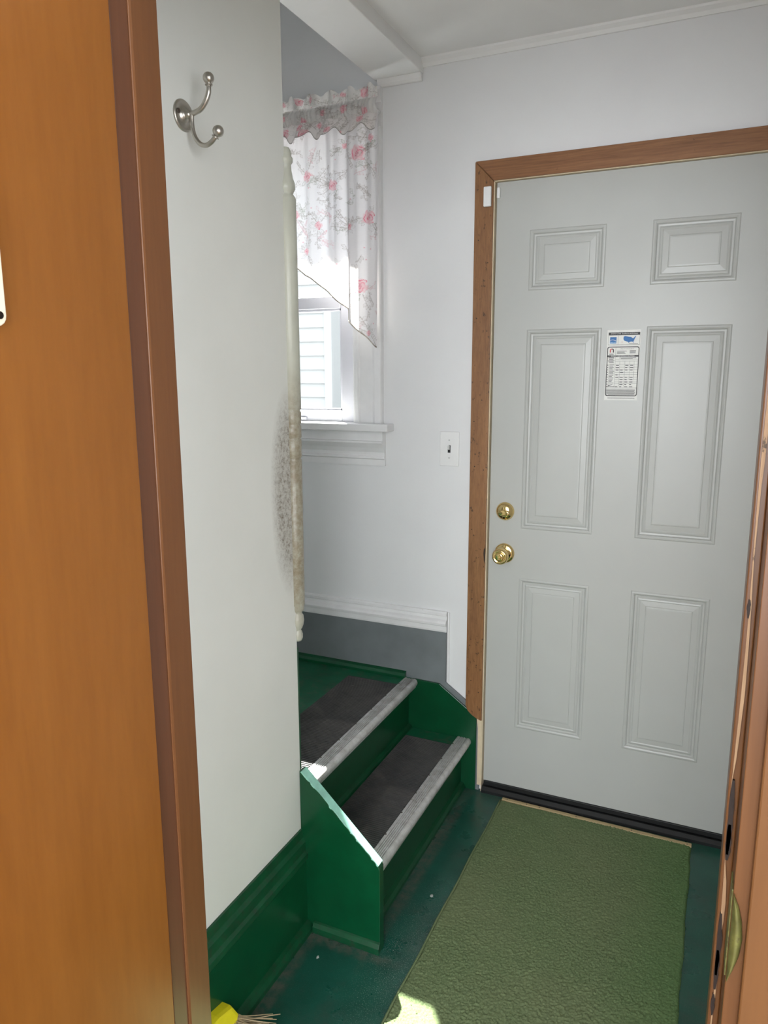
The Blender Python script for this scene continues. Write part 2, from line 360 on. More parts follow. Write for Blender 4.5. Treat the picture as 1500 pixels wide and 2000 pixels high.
# green baseboard of the left wall
bb = thing('baseboard_left', (XL, -1.17, 0), 'tall dark green baseboard below the coat hook wall', 'baseboard', 'structure')
build('board', MB().box(XL, XL + 0.016, YD, YE - 0.006, 0, 0.205), 'green_paint', bb)
build('cap_moulding', MB().prism([(XL, 0.295), (XL + 0.006, 0.295), (XL + 0.008, 0.272), (XL + 0.015, 0.262), (XL + 0.015, 0.236), (XL + 0.022, 0.230), (XL + 0.022, 0.214), (XL + 0.016, 0.205), (XL, 0.205)], 1, YD, YE - 0.006), 'green_dirty_edge', bb)
build('shoe_moulding', MB().prism([(XL + 0.014, 0), (XL + 0.034, 0), (XL + 0.033, 0.012), (XL + 0.027, 0.024), (XL + 0.014, 0.028)], 1, YD, YE - 0.006), 'green_dirty_edge', bb)

# turned corner moulding on the wall end
prof = [(0.004, 0.815), (0.010, 0.817), (0.013, 0.824), (0.0135, 0.834), (0.011, 0.842), (0.0085, 0.846), (0.012, 0.850), (0.016, 0.860), (0.0175, 0.872), (0.016, 0.884), (0.013, 0.888), (0.0125, 0.893), (0.0165, 0.897), (0.0185, 0.903), (0.0185, 0.91), (0.0205, 0.914)]
prof += [(0.0215, 1.28), (0.0185, 1.284), (0.0215, 1.288), (0.022, 1.33), (0.0195, 1.333), (0.022, 1.336), (0.022, 1.362), (0.0195, 1.366), (0.022, 1.37), (0.0225, 1.395), (0.0195, 1.40), (0.0225, 1.405), (0.022, 1.88)]
prof += [(0.0205, 1.885), (0.018, 1.888), (0.0155, 1.891), (0.0165, 1.895), (0.021, 1.902), (0.0205, 1.915), (0.0165, 1.925), (0.0135, 1.942), (0.0125, 1.955), (0.0165, 1.960), (0.017, 1.968), (0.014, 1.973), (0.013, 1.984), (0.009, 1.991), (0.003, 1.993)]
struct('trim_3', MB().lathe(prof, (XL - 0.004, YE + 0.012, 0), (0, 0, 1), 28), 'grubby_cream_paint', 'cream turned corner moulding with brown hand grime at the stair corner', 'moulding', smooth=True)

# ------------------------------------------------------------------ inner doorway (nearest the camera)
dj = thing('trim_4', (-0.045, -1.545, 0), 'dark varnished wooden door jamb between wood door and hall wall', 'door jamb', 'structure')
build('jamb_board', MB().box(-0.075, -0.043, -1.588, -1.502, 0, 2.05), 'jamb_wood', dj, bevel=0.001)
build('door_stop', MB().prism([(-0.043, -1.502), (-0.0395, -1.502), (-0.0395, -1.552), (-0.041, -1.556), (-0.043, -1.556)], 2, 0, 2.05), 'stop_wood', dj, bevel=0.0008)
dj2 = thing('trim_5', (0.745, -1.55, 0), 'battered orange wooden door jamb at the right edge', 'door jamb', 'structure')
build('jamb_board', MB().box(0.742, 0.775, -1.60, -1.502, 0, 2.05), 'damaged_jamb', dj2, bevel=0.001)
build('door_stop', MB().box(0.7305, 0.742, -1.546, -1.502, 0, 2.05), 'damaged_jamb', dj2, bevel=0.0015)
# pale splintered edge of the stop
zz = np.linspace(0.35, 1.75, 57); mb = MB(); pts = []
for i, z in enumerate(zz):
    wd = 0.0022 + 0.0011 * math.sin(z * 23) + 0.0008 * random.random()
    if 0.93 < z < 1.06 or 0.80 < z < 0.87: wd *= 0.25
    pts.append((0.734 + 0.0008 * math.sin(z * 17), wd, z))
vs_, fs_ = [], []
for (x, wd, z) in pts:
    vs_ += [(x, -1.5462, z), (x + wd, -1.5462, z), (x + wd, -1.5490, z), (x, -1.5490, z)]
for i in range(len(pts) - 1):
    a = 4 * i
    for k in range(4): fs_.append((a + k, a + (k + 1) % 4, a + 4 + (k + 1) % 4, a + 4 + k))
fs_ += [(3, 2, 1, 0), tuple(4 * (len(pts) - 1) + k for k in range(4))]
build('splintered_edge', MB().add(vs_, fs_), 'raw_wood', dj2)
# gouges and nail holes in the jamb
for (z, h, wd) in [(1.005, 0.045, 0.0038), (0.975, 0.022, 0.0048), (0.845, 0.040, 0.0036), (0.812, 0.026, 0.0034), (1.245, 0.010, 0.0018), (0.765, 0.014, 0.0024)]:
    side = [(0.7345 + wd * (0.35 + 0.65 * math.sin(math.pi * (i + 0.5) / 9)) * random.uniform(0.7, 1.1), z - h + 2 * h * i / 8) for i in range(9)]
    back = [(0.7338 - 0.0012 * math.sin(math.pi * i / 8) * random.uniform(0.5, 1.2), z - h + 2 * h * i / 8) for i in range(9)]
    build('gouge', MB().prism(side + back[::-1], 1, -1.5497, -1.546), 'char', dj2)
nc = struct('trim_6', MB().box(0.757, 0.90, -1.612, -1.592, 0, 2.15), 'near_casing', 'plain orange wooden casing at the right edge of the photo', 'casing', bevel=0.002)
# strike plate with curled lip
st = thing('strike_plate', (0.748, -1.60, 0.90), 'tarnished greenish leaf-shaped strike plate on the battered right jamb', 'strike plate')
lip = []
out = [(-0.052, 0.0), (-0.040, 0.0055), (-0.02, 0.0105), (0.0, 0.012), (0.02, 0.010), (0.036, 0.006), (0.05, 0.0)]
n_ = 6; vs_, fs_ = [], []
for dz, wd in out:
    for k in range(n_ + 1):
        tt = k / n_; vs_.append((0.7425 + wd * tt, -1.6015 - 0.006 * math.sin(tt * math.pi) - 0.001 * tt, 0.90 + dz))
    for k in range(n_ + 1):
        tt = 1 - k / n_; vs_.append((0.7425 + wd * tt, -1.6000 - 0.0045 * math.sin(tt * math.pi), 0.90 + dz))
m_ = 2 * (n_ + 1)
for i in range(len(out) - 1):
    for k in range(m_): fs_.append((i * m_ + k, i * m_ + (k + 1) % m_, (i + 1) * m_ + (k + 1) % m_, (i + 1) * m_ + k))
build('lip', MB().add(vs_, fs_), 'tarnish_green', st, smooth=True)
build('plate', MB().box(0.7405, 0.7422, -1.598, -1.566, 0.848, 0.952), 'tarnish_green', st, bevel=0.0004)

# wood leaf standing open into the room
d2 = thing('door_2', (-0.058, -1.97, 0), 'flush orange birch door standing open at the left', 'door', 'structure')
build('slab', MB().box(-0.075, -0.040, -2.35, -1.591, 0.01, 2.04), 'birch_veneer', d2, bevel=0.001)
pl = thing('cover_plate', (-0.038, -1.815, 1.54), 'long cream plastic plate with screw hole on the wood door', 'plate')
poly = []
for (cy, cz, a0) in [(-1.798, 1.552, -90), (-1.798, 1.668, 0), (-1.846, 1.668, 90), (-1.846, 1.552, 180)]:
    for k in range(5):
        a = math.radians(a0 + 22.5 * k); poly.append((cy + 0.012 * math.cos(a), cz + 0.012 * math.sin(a)))
build('plate', MB().prism(poly, 0, -0.040, -0.033), 'cream_plastic', pl, bevel=0.0015)
for z in (1.552, 1.668):
    build('screw', MB().lathe([(0.0042, 0), (0.0042, 0.0012), (0.002, 0.0016)], (-0.033, -1.795, z), (1, 0, 0), 14), 'dark_metal', pl, smooth=True)

# ------------------------------------------------------------------ the room the camera stands in
struct('floor_room', MB().box(-2.2, 2.3, -4.7, YN, -0.12, 0.0), 'room_floorboards', 'wooden floor of the room before the doorway', 'floor')
struct('ceiling_room', MB().box(-2.2, 2.3, -4.7, YN, 2.5, 2.6), 'ceiling_paint', 'white ceiling of the room before the doorway', 'ceiling')
struct('wall_room_left', MB().box(-2.3, -2.2, -4.7, YN, 0, 2.5), 'room_paint', 'plain wall of the near room, out of frame on the left', 'wall')
struct('wall_room_rear', MB().box(-2.2, -0.6, -4.7, -4.6, 0, 2.5).box(1.7, 2.3, -4.7, -4.6, 0, 2.5).box(-0.6, 1.7, -4.7, -4.6, 0, 0.75).box(-0.6, 1.7, -4.7, -4.6, 2.25, 2.5), 'room_paint', 'plain windowed wall of the near room behind the viewer', 'wall')
struct('wall_room_right', MB().box(2.2, 2.3, -4.6, -3.95, 0, 2.5).box(2.2, 2.3, -2.05, YN, 0, 2.5).box(2.2, 2.3, -3.95, -2.05, 0, 0.75).box(2.2, 2.3, -3.95, -2.05, 2.25, 2.5), 'room_paint', 'plain windowed wall of the near room, out of frame on the right', 'wall')

# ------------------------------------------------------------------ window
w1 = thing('window_1', (-0.82, 0.02, WB), 'white double-hung window behind the floral curtain', 'window', 'structure')
mb = MB()   # jamb lining
mb.box(GR - 0.012, GR, 0.0, T, WB, WTOP).box(GL, GL + 0.012, 0.0, T, WB, WTOP).box(GL, GR, 0.0, T, WTOP - 0.012, WTOP)
build('jamb_lining', mb, 'white_trim', w1, bevel=0.002)
def sash(name, y0, y1, z0, z1, xr, xl, sw, rb, rt):
    m = MB(); m.box(xr - sw, xr, y0, y1, z0, z1).box(xl, xl + sw, y0, y1, z0, z1).box(xl + sw, xr - sw, y0, y1, z0, z0 + rb).box(xl + sw, xr - sw, y0, y1, z1 - rt, z1)
    s_ = build(name, m, 'vinyl', w1, bevel=0.003)
    ym = (y0 + y1) / 2
    m = MB()
    for (a, b, c_, d_) in [(xr - sw - 0.008, xr - sw, z0 + rb, z1 - rt), (xl + sw, xl + sw + 0.008, z0 + rb, z1 - rt), (xl + sw, xr - sw, z0 + rb, z0 + rb + 0.008), (xl + sw, xr - sw, z1 - rt - 0.008, z1 - rt)]:
        m.box(a, b, y0 + 0.008, ym, c_, d_)
    g_ = build('glazing_bead', m, 'vinyl', s_, bevel=0.001)
    build('pane', MB().box(xl + sw, xr - sw, ym, ym + 0.004, z0 + rb, z1 - rt), 'window_glass', s_)
    return s_
sash('lower_sash', 0.030, 0.065, WB + 0.012, 1.758, GR - 0.012, GL + 0.012, 0.062, 0.042, 0.042)
sash('upper_sash', 0.072, 0.107, 1.716, WTOP - 0.012, GR - 0.012, GL + 0.012, 0.05, 0.042, 0.05)
build('sill_liner', MB().prism([(0.0, WB), (T, WB - 0.0), (T, WB + 0.004), (0.0, WB + 0.012)], 0, GL, GR), 'white_trim', w1)
# thin bright meeting-rail track line
build('sash_lift', MB().box(-0.95, -0.72, 0.018, 0.030, 1.318, 1.328), 'vinyl', w1, bevel=0.002)
# casing with fluted profile
cs = thing('trim_7', (-0.82, -0.012, 1.31), 'white moulded window casing with stool and apron', 'casing', 'structure')
def casing_profile(x_in, x_out):
    s_ = 1 if x_out > x_in else -1
    p = [(0, 0.0), (0, -0.014), (0.010, -0.014), (0.013, -0.018), (0.020, -0.018), (0.024, -0.015), (0.070, -0.012), (0.076, -0.016), (0.082, -0.022), (0.104, -0.024), (0.108, -0.020), (0.108, 0.0)]
    return [(x_in + s_ * a, b) for a, b in p]
build('side_casing', MB().prism(casing_profile(GR, GR + 0.108), 2, 1.314, 2.279), 'white_trim', cs)
build('side_casing', MB().prism(casing_profile(GL, GL - 0.108), 2, 1.314, 2.279), 'white_trim', cs)
build('head_casing', MB().prism([(0, 2.28), (-0.014, 2.28), (-0.014, 2.29), (-0.018, 2.295), (-0.012, 2.31), (-0.012, 2.355), (-0.022, 2.365), (-0.024, 2.39), (-0.020, 2.40), (0, 2.40)], 0, GL - 0.108, GR + 0.108), 'white_trim', cs)
build('stool', MB().box(GL - 0.15, GR + 0.148, -0.062, 0.0, 1.288, 1.314).box(GL, GR, 0.0, 0.03, 1.288, 1.314), 'white_trim', cs, bevel=0.004, seg=3)
ap = [(0, 1.164), (-0.010, 1.164), (-0.011, 1.186), (-0.016, 1.190), (-0.016, 1.197), (-0.012, 1.200), (-0.014, 1.212), (-0.022, 1.228), (-0.030, 1.238), (-0.036, 1.246), (-0.036, 1.252), (-0.030, 1.254), (-0.030, 1.288), (0, 1.288)]
build('apron', MB().prism(ap, 0, GL - 0.118, GR + 0.116), 'white_trim', cs)

# ------------------------------------------------------------------ curtain
cu = thing('curtain', (-0.82, -0.075, 1.57), 'white floral valance curtain with pink roses gathered on a rod', 'curtain')
def xr_noise(x, seed, f):
    return math.sin(x * f + seed) * 0.6 + math.sin(x * f * 1.73 + seed * 2.1) * 0.4
DX = 0.0016
BASEC = np.array((0.88, 0.86, 0.87)); TAUPE = np.array((0.36, 0.31, 0.28)); SAGE = np.array((0.34, 0.36, 0.29)); PINK = np.array((0.78, 0.16, 0.26)); PALE = np.array((0.84, 0.50, 0.54))
class Print:
    def __init__(s, x0, x1, z0, z1, base=BASEC):
        s.x0, s.z0 = x0, z0; s.nx = int((x1 - x0) / DX) + 1; s.nz = int((z1 - z0) / DX) + 1
        s.a = np.tile(np.array(base), (s.nz, s.nx, 1)).astype(float)
        s.X = x0 + np.arange(s.nx) * DX; s.Z = z0 + np.arange(s.nz) * DX
    def win(s, x, z, r):
        i0 = max(0, int((x - r - s.x0) / DX)); i1 = min(s.nx, int((x + r - s.x0) / DX) + 2); j0 = max(0, int((z - r - s.z0) / DX)); j1 = min(s.nz, int((z + r - s.z0) / DX) + 2)
        if i0 >= i1 or j0 >= j1: return None
        XX, ZZ = np.meshgrid(s.X[i0:i1], s.Z[j0:j1]); return (j0, j1, i0, i1), XX - x, ZZ - z
    def put(s, wn, mask, col):
        j0, j1, i0, i1 = wn; sub = s.a[j0:j1, i0:i1]; m = mask[..., None]; s.a[j0:j1, i0:i1] = sub * (1 - m) + col * m
    def rose(s, x, z, r, ph=0.0, k=1.0):
        q = s.win(x, z, r * 1.4)
        if q is None: return
        wn, dx, dz = q; rr = np.hypot(dx, dz); th = np.arctan2(dz, dx)
        edge = r * (1 + 0.07 * np.sin(4 * th + ph) + 0.07 * np.sin(7 * th - ph) + 0.04 * np.sin(11 * th + 2 * ph))
        body = np.clip((edge - rr) / (0.35 * r), 0, 1) * 0.7 * k
        s.put(wn, body, PALE)
        arcs = np.sin(rr / r * 15 + 1.7 * np.sin(3 * th + ph) + 0.9 * np.sin(5 * th - 2 * ph) + th)
        line = np.clip(arcs * 2.2 - 0.9, 0, 1) * (rr < edge * 0.97) * (0.55 + 0.45 * np.sin(2 * th + ph + rr / r * 3)) * k
        s.put(wn, np.clip(line, 0, 1), PINK)
        s.put(wn, np.clip((0.30 * r - rr) / (0.15 * r), 0, 1) * 0.65 * k * (0.6 + 0.4 * np.sin(th * 3 + rr / r * 20)), PINK * 0.8)
    def stroke(s, pts, wd, col, k=0.8):
        for (x, z) in pts:
            q = s.win(x, z, wd * 2)
            if q is None: continue
            wn, dx, dz = q; s.put(wn, np.clip(1.3 - np.hypot(dx, dz) / wd, 0, 1) * k, col)
    def sprig(s, x, z, ang, ln, col):
        n = max(6, int(ln / 0.0012)); cv = random.uniform(-9, 9); pts = []; a = ang; px, pz = x, z
        for i in range(n):
            px += math.cos(a) * ln / n; pz += math.sin(a) * ln / n; a += cv * ln / n; pts.append((px, pz))
            if i % 7 == 4:
                s.leaf(px, pz, a + random.choice((-1, 1)) * random.uniform(0.6, 1.2), random.uniform(0.008, 0.017), col)
        s.stroke(pts, 0.0010, col, 0.42)
    def leaf(s, x, z, a, ln, col):
        o = []
        for sg in (-1, 1):
            for i in range(9):
                t_ = i / 8; d = math.sin(t_ * math.pi) * ln * 0.27 * sg
                o.append((x + math.cos(a) * ln * t_ - math.sin(a) * d, z + math.sin(a) * ln * t_ + math.cos(a) * d))
        s.stroke(o, 0.0010, col, 0.48)
        s.stroke([(x + math.cos(a) * ln * t_ / 6, z + math.sin(a) * ln * t_ / 6) for t_ in range(7)], 0.0010, col, 0.3)
    def decorate(s, roses, density, k=1.0):
        area_ = (s.X[-1] - s.X[0]) * (s.Z[-1] - s.Z[0])
        for _ in range(int(density * area_)):
            s.sprig(random.uniform(s.X[0], s.X[-1]), random.uniform(s.Z[0], s.Z[-1]), random.uniform(0, 6.28), random.uniform(0.02, 0.06), random.choice((TAUPE, TAUPE, SAGE, PALE * 0.85)))
        for (x, z, r) in roses:
            for _ in range(9):
                a = random.uniform(0, 6.28); s.leaf(x + math.cos(a) * r * 0.8, z + math.sin(a) * r * 0.8, a + random.uniform(-0.5, 0.5), random.uniform(0.014, 0.026), random.choice((TAUPE, SAGE)))
            for _ in range(3):
                a = random.uniform(0, 6.28); s.sprig(x + math.cos(a) * r, z + math.sin(a) * r, a, random.uniform(0.03, 0.07), TAUPE)
            s.rose(x, z, r, random.uniform(0, 6), k)
        for _ in range(int(density * 0.35 * area_)):
            q = (random.uniform(s.X[0], s.X[-1]), random.uniform(s.Z[0], s.Z[-1])); s.stroke([q, (q[0] + 0.002, q[1])], 0.0018, PINK, 0.6)

def sheet(name, pr, yfun, zmap, parent, thick=0.0012):
    """grid over the print; yfun(x, v) depth; zmap(x, v) height, v 0 bottom .. 1 top; a front and a back skin"""
    nz, nx = pr.nz, pr.nx
    V = np.zeros((nz, nx, 3)); vv = np.linspace(0, 1, nz)
    X, VV = np.meshgrid(pr.X, vv)
    Zt = zmap(X, VV); V[..., 0] = X; V[..., 1] = yfun(X, VV, Zt); V[..., 2] = Zt
    # colour is looked up by real height, so the print is cut off by the hem rather than squeezed
    J = np.clip(np.round((Zt - pr.z0) / DX).astype(int), 0, nz - 1); I = np.tile(np.arange(nx), (nz, 1))
    Cc = pr.a[J, I]
    o0 = WORLD[parent]; me = bpy.data.meshes.new(name)
    vf = V.reshape(-1, 3) - np.array(o0)
    idx = np.arange(nz * nx).reshape(nz, nx)
    q = np.stack([idx[:-1, :-1], idx[:-1, 1:], idx[1:, 1:], idx[1:, :-1]], -1).reshape(-1, 4)
    me.vertices.add(len(vf)); me.vertices.foreach_set('co', vf.ravel().astype(np.float32))
    me.loops.add(q.size); me.loops.foreach_set('vertex_index', q.ravel().astype(np.int32))
    me.polygons.add(len(q)); me.polygons.foreach_set('loop_start', np.arange(0, q.size, 4, dtype=np.int32)); me.polygons.foreach_set('loop_total', np.full(len(q), 4, dtype=np.int32))
    me.update(); me.validate()
    ca = me.color_attributes.new('print', 'FLOAT_COLOR', 'POINT')
    ca.data.foreach_set('color', np.concatenate([Cc.reshape(-1, 3), np.ones((nz * nx, 1))], 1).ravel().astype(np.float32))
    me.shade_smooth(); me.materials.append(MATS['curtain_cloth'])
    ob = bpy.data.objects.new(name, me); C.objects.link(ob); ob.parent = parent; WORLD[ob] = o0
    return ob
CX0, CX1 = -1.262, -0.372
def smooth(x, a, b):
    t_ = np.clip((x - a) / (b - a), 0, 1); return t_ * t_ * (3 - 2 * t_)
def hem(x):
    xm = np.minimum(-x, 1.634 + x)      # mirrored about the window's middle
    pts = [(0.372, 1.572), (0.383, 1.578), (0.486, 1.664), (0.492, 1.702), (0.56, 1.752), (0.627, 1.808), (0.66, 1.822), (0.696, 1.854), (0.76, 1.885), (0.82, 1.895)]
    return np.interp(xm, [p[0] for p in pts], [p[1] for p in pts])
def fold_y(X, V, Z):
    xm = np.minimum(-X, 1.634 + X); d = 1 - V
    y = -0.072 - 0.016 * (1 - smooth(xm, 0.480, 0.494)) * (0.4 + 0.6 * d)
    y += (0.0045 + 0.004 * d) * np.sin(X * 74 + 0.6 + 0.25 * np.sin(Z * 9)) + 0.003 * np.sin(X * 163 + 1.0) * (0.3 + V)
    y += 0.006 * smooth(xm, 0.53, 0.545) * (1 - smooth(xm, 0.56, 0.60))
    return y
pr = Print(CX0, CX1, 1.565, 2.305)
rs = [(-0.446, 2.189, 0.027), (-0.544, 2.102, 0.019), (-0.408, 1.989, 0.024), (-0.64, 2.139, 0.019), (-0.437, 1.773, 0.025), (-0.40, 2.23, 0.012), (-0.50, 2.22, 0.01), (-0.48, 1.965, 0.012), (-0.60, 1.98, 0.013), (-0.69, 2.02, 0.016), (-0.53, 1.84, 0.012), (-0.65, 1.90, 0.012), (-0.41, 1.62, 0.010)]
rs += [(random.uniform(-1.25, -0.74), random.uniform(1.75, 2.28), random.uniform(0.012, 0.02)) for _ in range(16)]
pr.decorate(rs, 330)
sheet('tail', pr, fold_y, lambda X, V: hem(X) + (2.30 - hem(X)) * V, cu)
# hem binding along the tail
hx = np.arange(CX0, CX1, 0.004); hz = hem(hx); hy = fold_y(hx, np.zeros_like(hx), hz)
pr = Print(CX0, CX1, 2.20, 2.31, (0.86, 0.82, 0.80)); rs = [(-0.711, 2.272, 0.020), (-0.63, 2.262, 0.018), (-0.652, 2.285, 0.014), (-0.54, 2.262, 0.012), (-0.50, 2.25, 0.008), (-0.43, 2.285, 0.013), (-0.58, 2.285, 0.01)] + [(x, random.uniform(2.25, 2.29), random.uniform(0.01, 0.02)) for x in np.arange(-1.24, -0.76, 0.06)]
pr.decorate(rs, 330)
for j in range(4): pass
def fl_hem(X): return 2.250 + 0.011 * np.sin(X * 62 + 2.2) + 0.006 * np.sin(X * 131)
dist = np.abs(pr.Z[:, None] - fl_hem(pr.X)[None, :]); pr.a = pr.a * (1 - 0.75 * np.clip(1.4 - dist / 0.0032, 0, 1)[..., None]) + np.array((0.17, 0.16, 0.14)) * 0.75 * np.clip(1.4 - dist / 0.0032, 0, 1)[..., None]
def fl_y(X, V, Z): return -0.098 - 0.014 * (1 - V) + (0.010 * (1 - V) + 0.002) * np.sin(X * 62 + 0.9) + 0.004 * np.sin(X * 131 + 1.0) + 0.012 * V
sheet('flounce', pr, fl_y, lambda X, V: fl_hem(X) + (2.302 - fl_hem(X)) * V, cu)
pr = Print(CX0, CX1, 2.29, 2.352, (0.76, 0.74, 0.72)); pr.decorate([(x, random.uniform(2.30, 2.33), random.uniform(0.008, 0.014)) for x in np.arange(-1.24, -0.38, 0.075)], 400)
def rod_y(X, V, Z): return -0.080 - 0.016 * np.sin(np.clip(V, 0, 1) * np.pi) + 0.0022 * np.sin(X * 420 + 2 * np.sin(X * 90)) * (0.4 + np.sin(V * np.pi))
sheet('rod_pocket', pr, rod_y, lambda X, V: 2.294 + 0.054 * V, cu)
def hd_top(X): return 2.384 + 0.006 * np.sin(X * 88) + 0.004 * np.sin(X * 190 + 1)
pr = Print(CX0, CX1, 2.34, 2.402, (0.86, 0.84, 0.82)); pr.decorate([(-0.42, 2.368, 0.019), (-0.50, 2.372, 0.009), (-0.615, 2.372, 0.013), (-0.66, 2.368, 0.012), (-0.725, 2.37, 0.008)] + [(x, 2.37, 0.013) for x in np.arange(-1.24, -0.76, 0.07)], 380)
def hd_y(X, V, Z): return -0.080 + (0.003 + 0.011 * V) * np.sin(X * 88 + 1.2) + 0.006 * V * np.sin(X * 190)
sheet('header_ruffle', pr, hd_y, lambda X, V: 2.346 + (hd_top(X) - 2.346) * V, cu)
rod = MB().tube([(CX0 - 0.004, -0.02, 2.32), (CX0 - 0.004, -0.06, 2.32), (CX0 + 0.012, -0.079, 2.32), (-0.9, -0.079, 2.32), (-0.6, -0.079, 2.32), (CX1 - 0.034, -0.079, 2.32), (CX1 - 0.026, -0.06, 2.32), (CX1 - 0.026, -0.024, 2.32)], 0.008, 10)
build('rod', rod, 'white_plastic', cu, smooth=True)
build('hem_binding', MB().tube(list(zip(hx, hy - 0.0006, hz)), 0.0022, 6), 'hem_tape', cu, smooth=True)

# ------------------------------------------------------------------ entry door
d1 = thing('door_1', (DW / 2, 0.02, 0), 'white six-panel entry door with brass knob and deadbolt', 'door', 'structure')
a_, b_ = 0.1077, 0.3384
xs = [0.0, a_, b_, DW - b_, DW - a_, DW]; zs = [DB, 0.266, 0.808, 0.978, 1.622, 1.741, 1.922, DH]
mb = MB(); panels = []
for i in range(5):
    for j in range(7):
        if i in (1, 3) and j in (1, 3, 5): panels.append((xs[i], xs[i + 1], zs[j], zs[j + 1])); continue
        mb.add([(xs[i], 0, zs[j]), (xs[i + 1], 0, zs[j]), (xs[i + 1], 0, zs[j + 1]), (xs[i], 0, zs[j + 1])], [(0, 1, 2, 3)])
x0, x1, z0, z1 = 0, DW, DB, DH
mb.add([(x0, 0, z0), (x1, 0, z0), (x1, 0, z1), (x0, 0, z1), (x0, 0.044, z0), (x1, 0.044, z0), (x1, 0.044, z1), (x0, 0.044, z1)], [(4, 7, 6, 5), (0, 4, 5, 1), (1, 5, 6, 2), (2, 6, 7, 3), (3, 7, 4, 0)])
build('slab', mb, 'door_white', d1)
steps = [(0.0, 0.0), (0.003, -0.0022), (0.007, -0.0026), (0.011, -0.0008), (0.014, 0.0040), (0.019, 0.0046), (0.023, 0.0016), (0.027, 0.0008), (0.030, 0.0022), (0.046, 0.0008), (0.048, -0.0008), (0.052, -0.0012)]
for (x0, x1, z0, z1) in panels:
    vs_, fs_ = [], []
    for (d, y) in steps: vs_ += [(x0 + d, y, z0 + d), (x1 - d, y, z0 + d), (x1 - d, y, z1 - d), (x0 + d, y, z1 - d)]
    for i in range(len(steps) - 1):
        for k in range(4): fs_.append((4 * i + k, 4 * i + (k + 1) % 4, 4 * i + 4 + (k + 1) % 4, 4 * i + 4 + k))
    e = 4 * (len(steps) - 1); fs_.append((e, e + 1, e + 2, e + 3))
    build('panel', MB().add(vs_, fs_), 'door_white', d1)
db = build('deadbolt', MB().lathe([(0.0305, 0), (0.031, 0.003), (0.0300, 0.007), (0.026, 0.013), (0.020, 0.017), (0.012, 0.019), (0.0005, 0.0195)], (0.054, 0.0, 1.033), (0, -1, 0), 40), 'brass', d1, smooth=True)
db['label'] = 'polished brass deadbolt rose'
tp = [(-0.021, 0.0), (-0.019, 0.006), (-0.009, 0.0095), (0.0, 0.0105), (0.009, 0.0095), (0.019, 0.006), (0.021, 0.0), (0.019, -0.006), (0.009, -0.0095), (0.0, -0.0105), (-0.009, -0.0095), (-0.019, -0.006)]
build('thumb_turn', MB().prism([(0.054 + a, 1.030 + b) for a, b in tp], 1, -0.0270, -0.016), 'brass', db, bevel=0.004, seg=4, smooth=True)
kn = build('knob', MB().lathe([(0.011, 0.006), (0.011, 0.026), (0.013, 0.031), (0.021, 0.037), (0.0265, 0.045), (0.0275, 0.053), (0.0265, 0.060), (0.0235, 0.065), (0.019, 0.0665), (0.0172, 0.0645), (0.0150, 0.064), (0.0140, 0.0665), (0.0125, 0.069), (0.009, 0.0695), (0.0005, 0.0695)], (0.0555, 0.0, 0.889), (0, -1, 0), 44), 'brass', d1, smooth=True)
kn['label'] = 'round polished brass door knob'
build('rosette', MB().lathe([(0.0335, 0), (0.034, 0.003), (0.0325, 0.007), (0.026, 0.010), (0.019, 0.011), (0.016, 0.014), (0.0115, 0.016)], (0.0555, 0.0, 0.889), (0, -1, 0), 44), 'brass', kn, smooth=True)
build('lock_button', MB().box(0.0515, 0.0595, -0.0735, -0.068, 0.8865, 0.8915), 'brass', kn, bevel=0.001)
build('set_hole', MB().lathe([(0.0028, 0), (0.0028, 0.0022), (0.0005, 0.0024)], (0.0765, -0.0102, 0.885), (0, -1, 0), 14), 'dark_metal', kn, smooth=True)
# dark sweep and threshold
th = thing('threshold', (DW / 2, -0.01, 0), 'black threshold and sweep along the bottom of the white door', 'threshold')
build('sill', MB().prism([(-0.022, 0.0), (-0.022, 0.010), (-0.012, 0.020), (0.06, 0.022), (0.06, 0.0)], 0, -0.002, DW + 0.004), 'black_rubber_trim', th)
build('sweep', MB().box(0.002, DW - 0.002, -0.005, 0.03, 0.022, 0.0395), 'black_rubber_trim', th, bevel=0.002)
# wooden casing
ct = thing('trim_8', (DW / 2, -0.01, 0), 'pitted brown wooden casing framing the white entry door', 'casing', 'structure')
FY = -0.020
cl = [(-0.067, 0.325), (-0.060, 0.305), (-0.045, 0.291), (-0.028, 0.281), (-0.010, 0.274), (-0.007, 0.274), (-0.007, 2.073), (-0.067, 2.134)]
build('side_casing', MB().prism(cl, 1, FY, 0), 'casing_wood', ct, bevel=0.002)
build('side_casing', MB().prism([(DW + 0.008, 0), (DW + 0.068, 0), (DW + 0.068, 2.134), (DW + 0.008, 2.073)], 1, FY, 0), 'casing_wood', ct, bevel=0.002)
build('head_casing', MB().prism([(-0.0665, 2.1345), (-0.0065, 2.0735), (DW + 0.0075, 2.0735), (DW + 0.0675, 2.1345)], 1, FY, 0), 'casing_wood_head', ct, bevel=0.002)
build('door_jamb', MB().box(-0.0068, -0.0038, -0.013, 0.12, 0.0, DH + 0.003).box(-0.0068, DW + 0.0075, -0.013, 0.12, DH + 0.0015, DH + 0.0058).box(DW + 0.0025, DW + 0.0078, -0.013, 0.12, 0.0, DH + 0.003), 'cream_wood', ct)
build('patch_strip', MB().prism([(-0.021, 0.022), (-0.007, 0.022), (-0.007, 0.272), (-0.026, 0.279), (-0.021, 0.24)], 1, -0.014, 0), 'cream_wood', ct, bevel=0.001)
build('latch_gouge', MB().prism([(-0.0075, 0.905), (-0.0115, 0.90), (-0.0125, 0.885), (-0.0105, 0.86), (-0.0075, 0.85)], 1, FY - 0.0008, -0.012), 'dark_metal', ct)
nh = MB().lathe([(0.0019, 0), (0.0017, 0.0006)], (0, 0, 0), (0, -1, 0), 8)
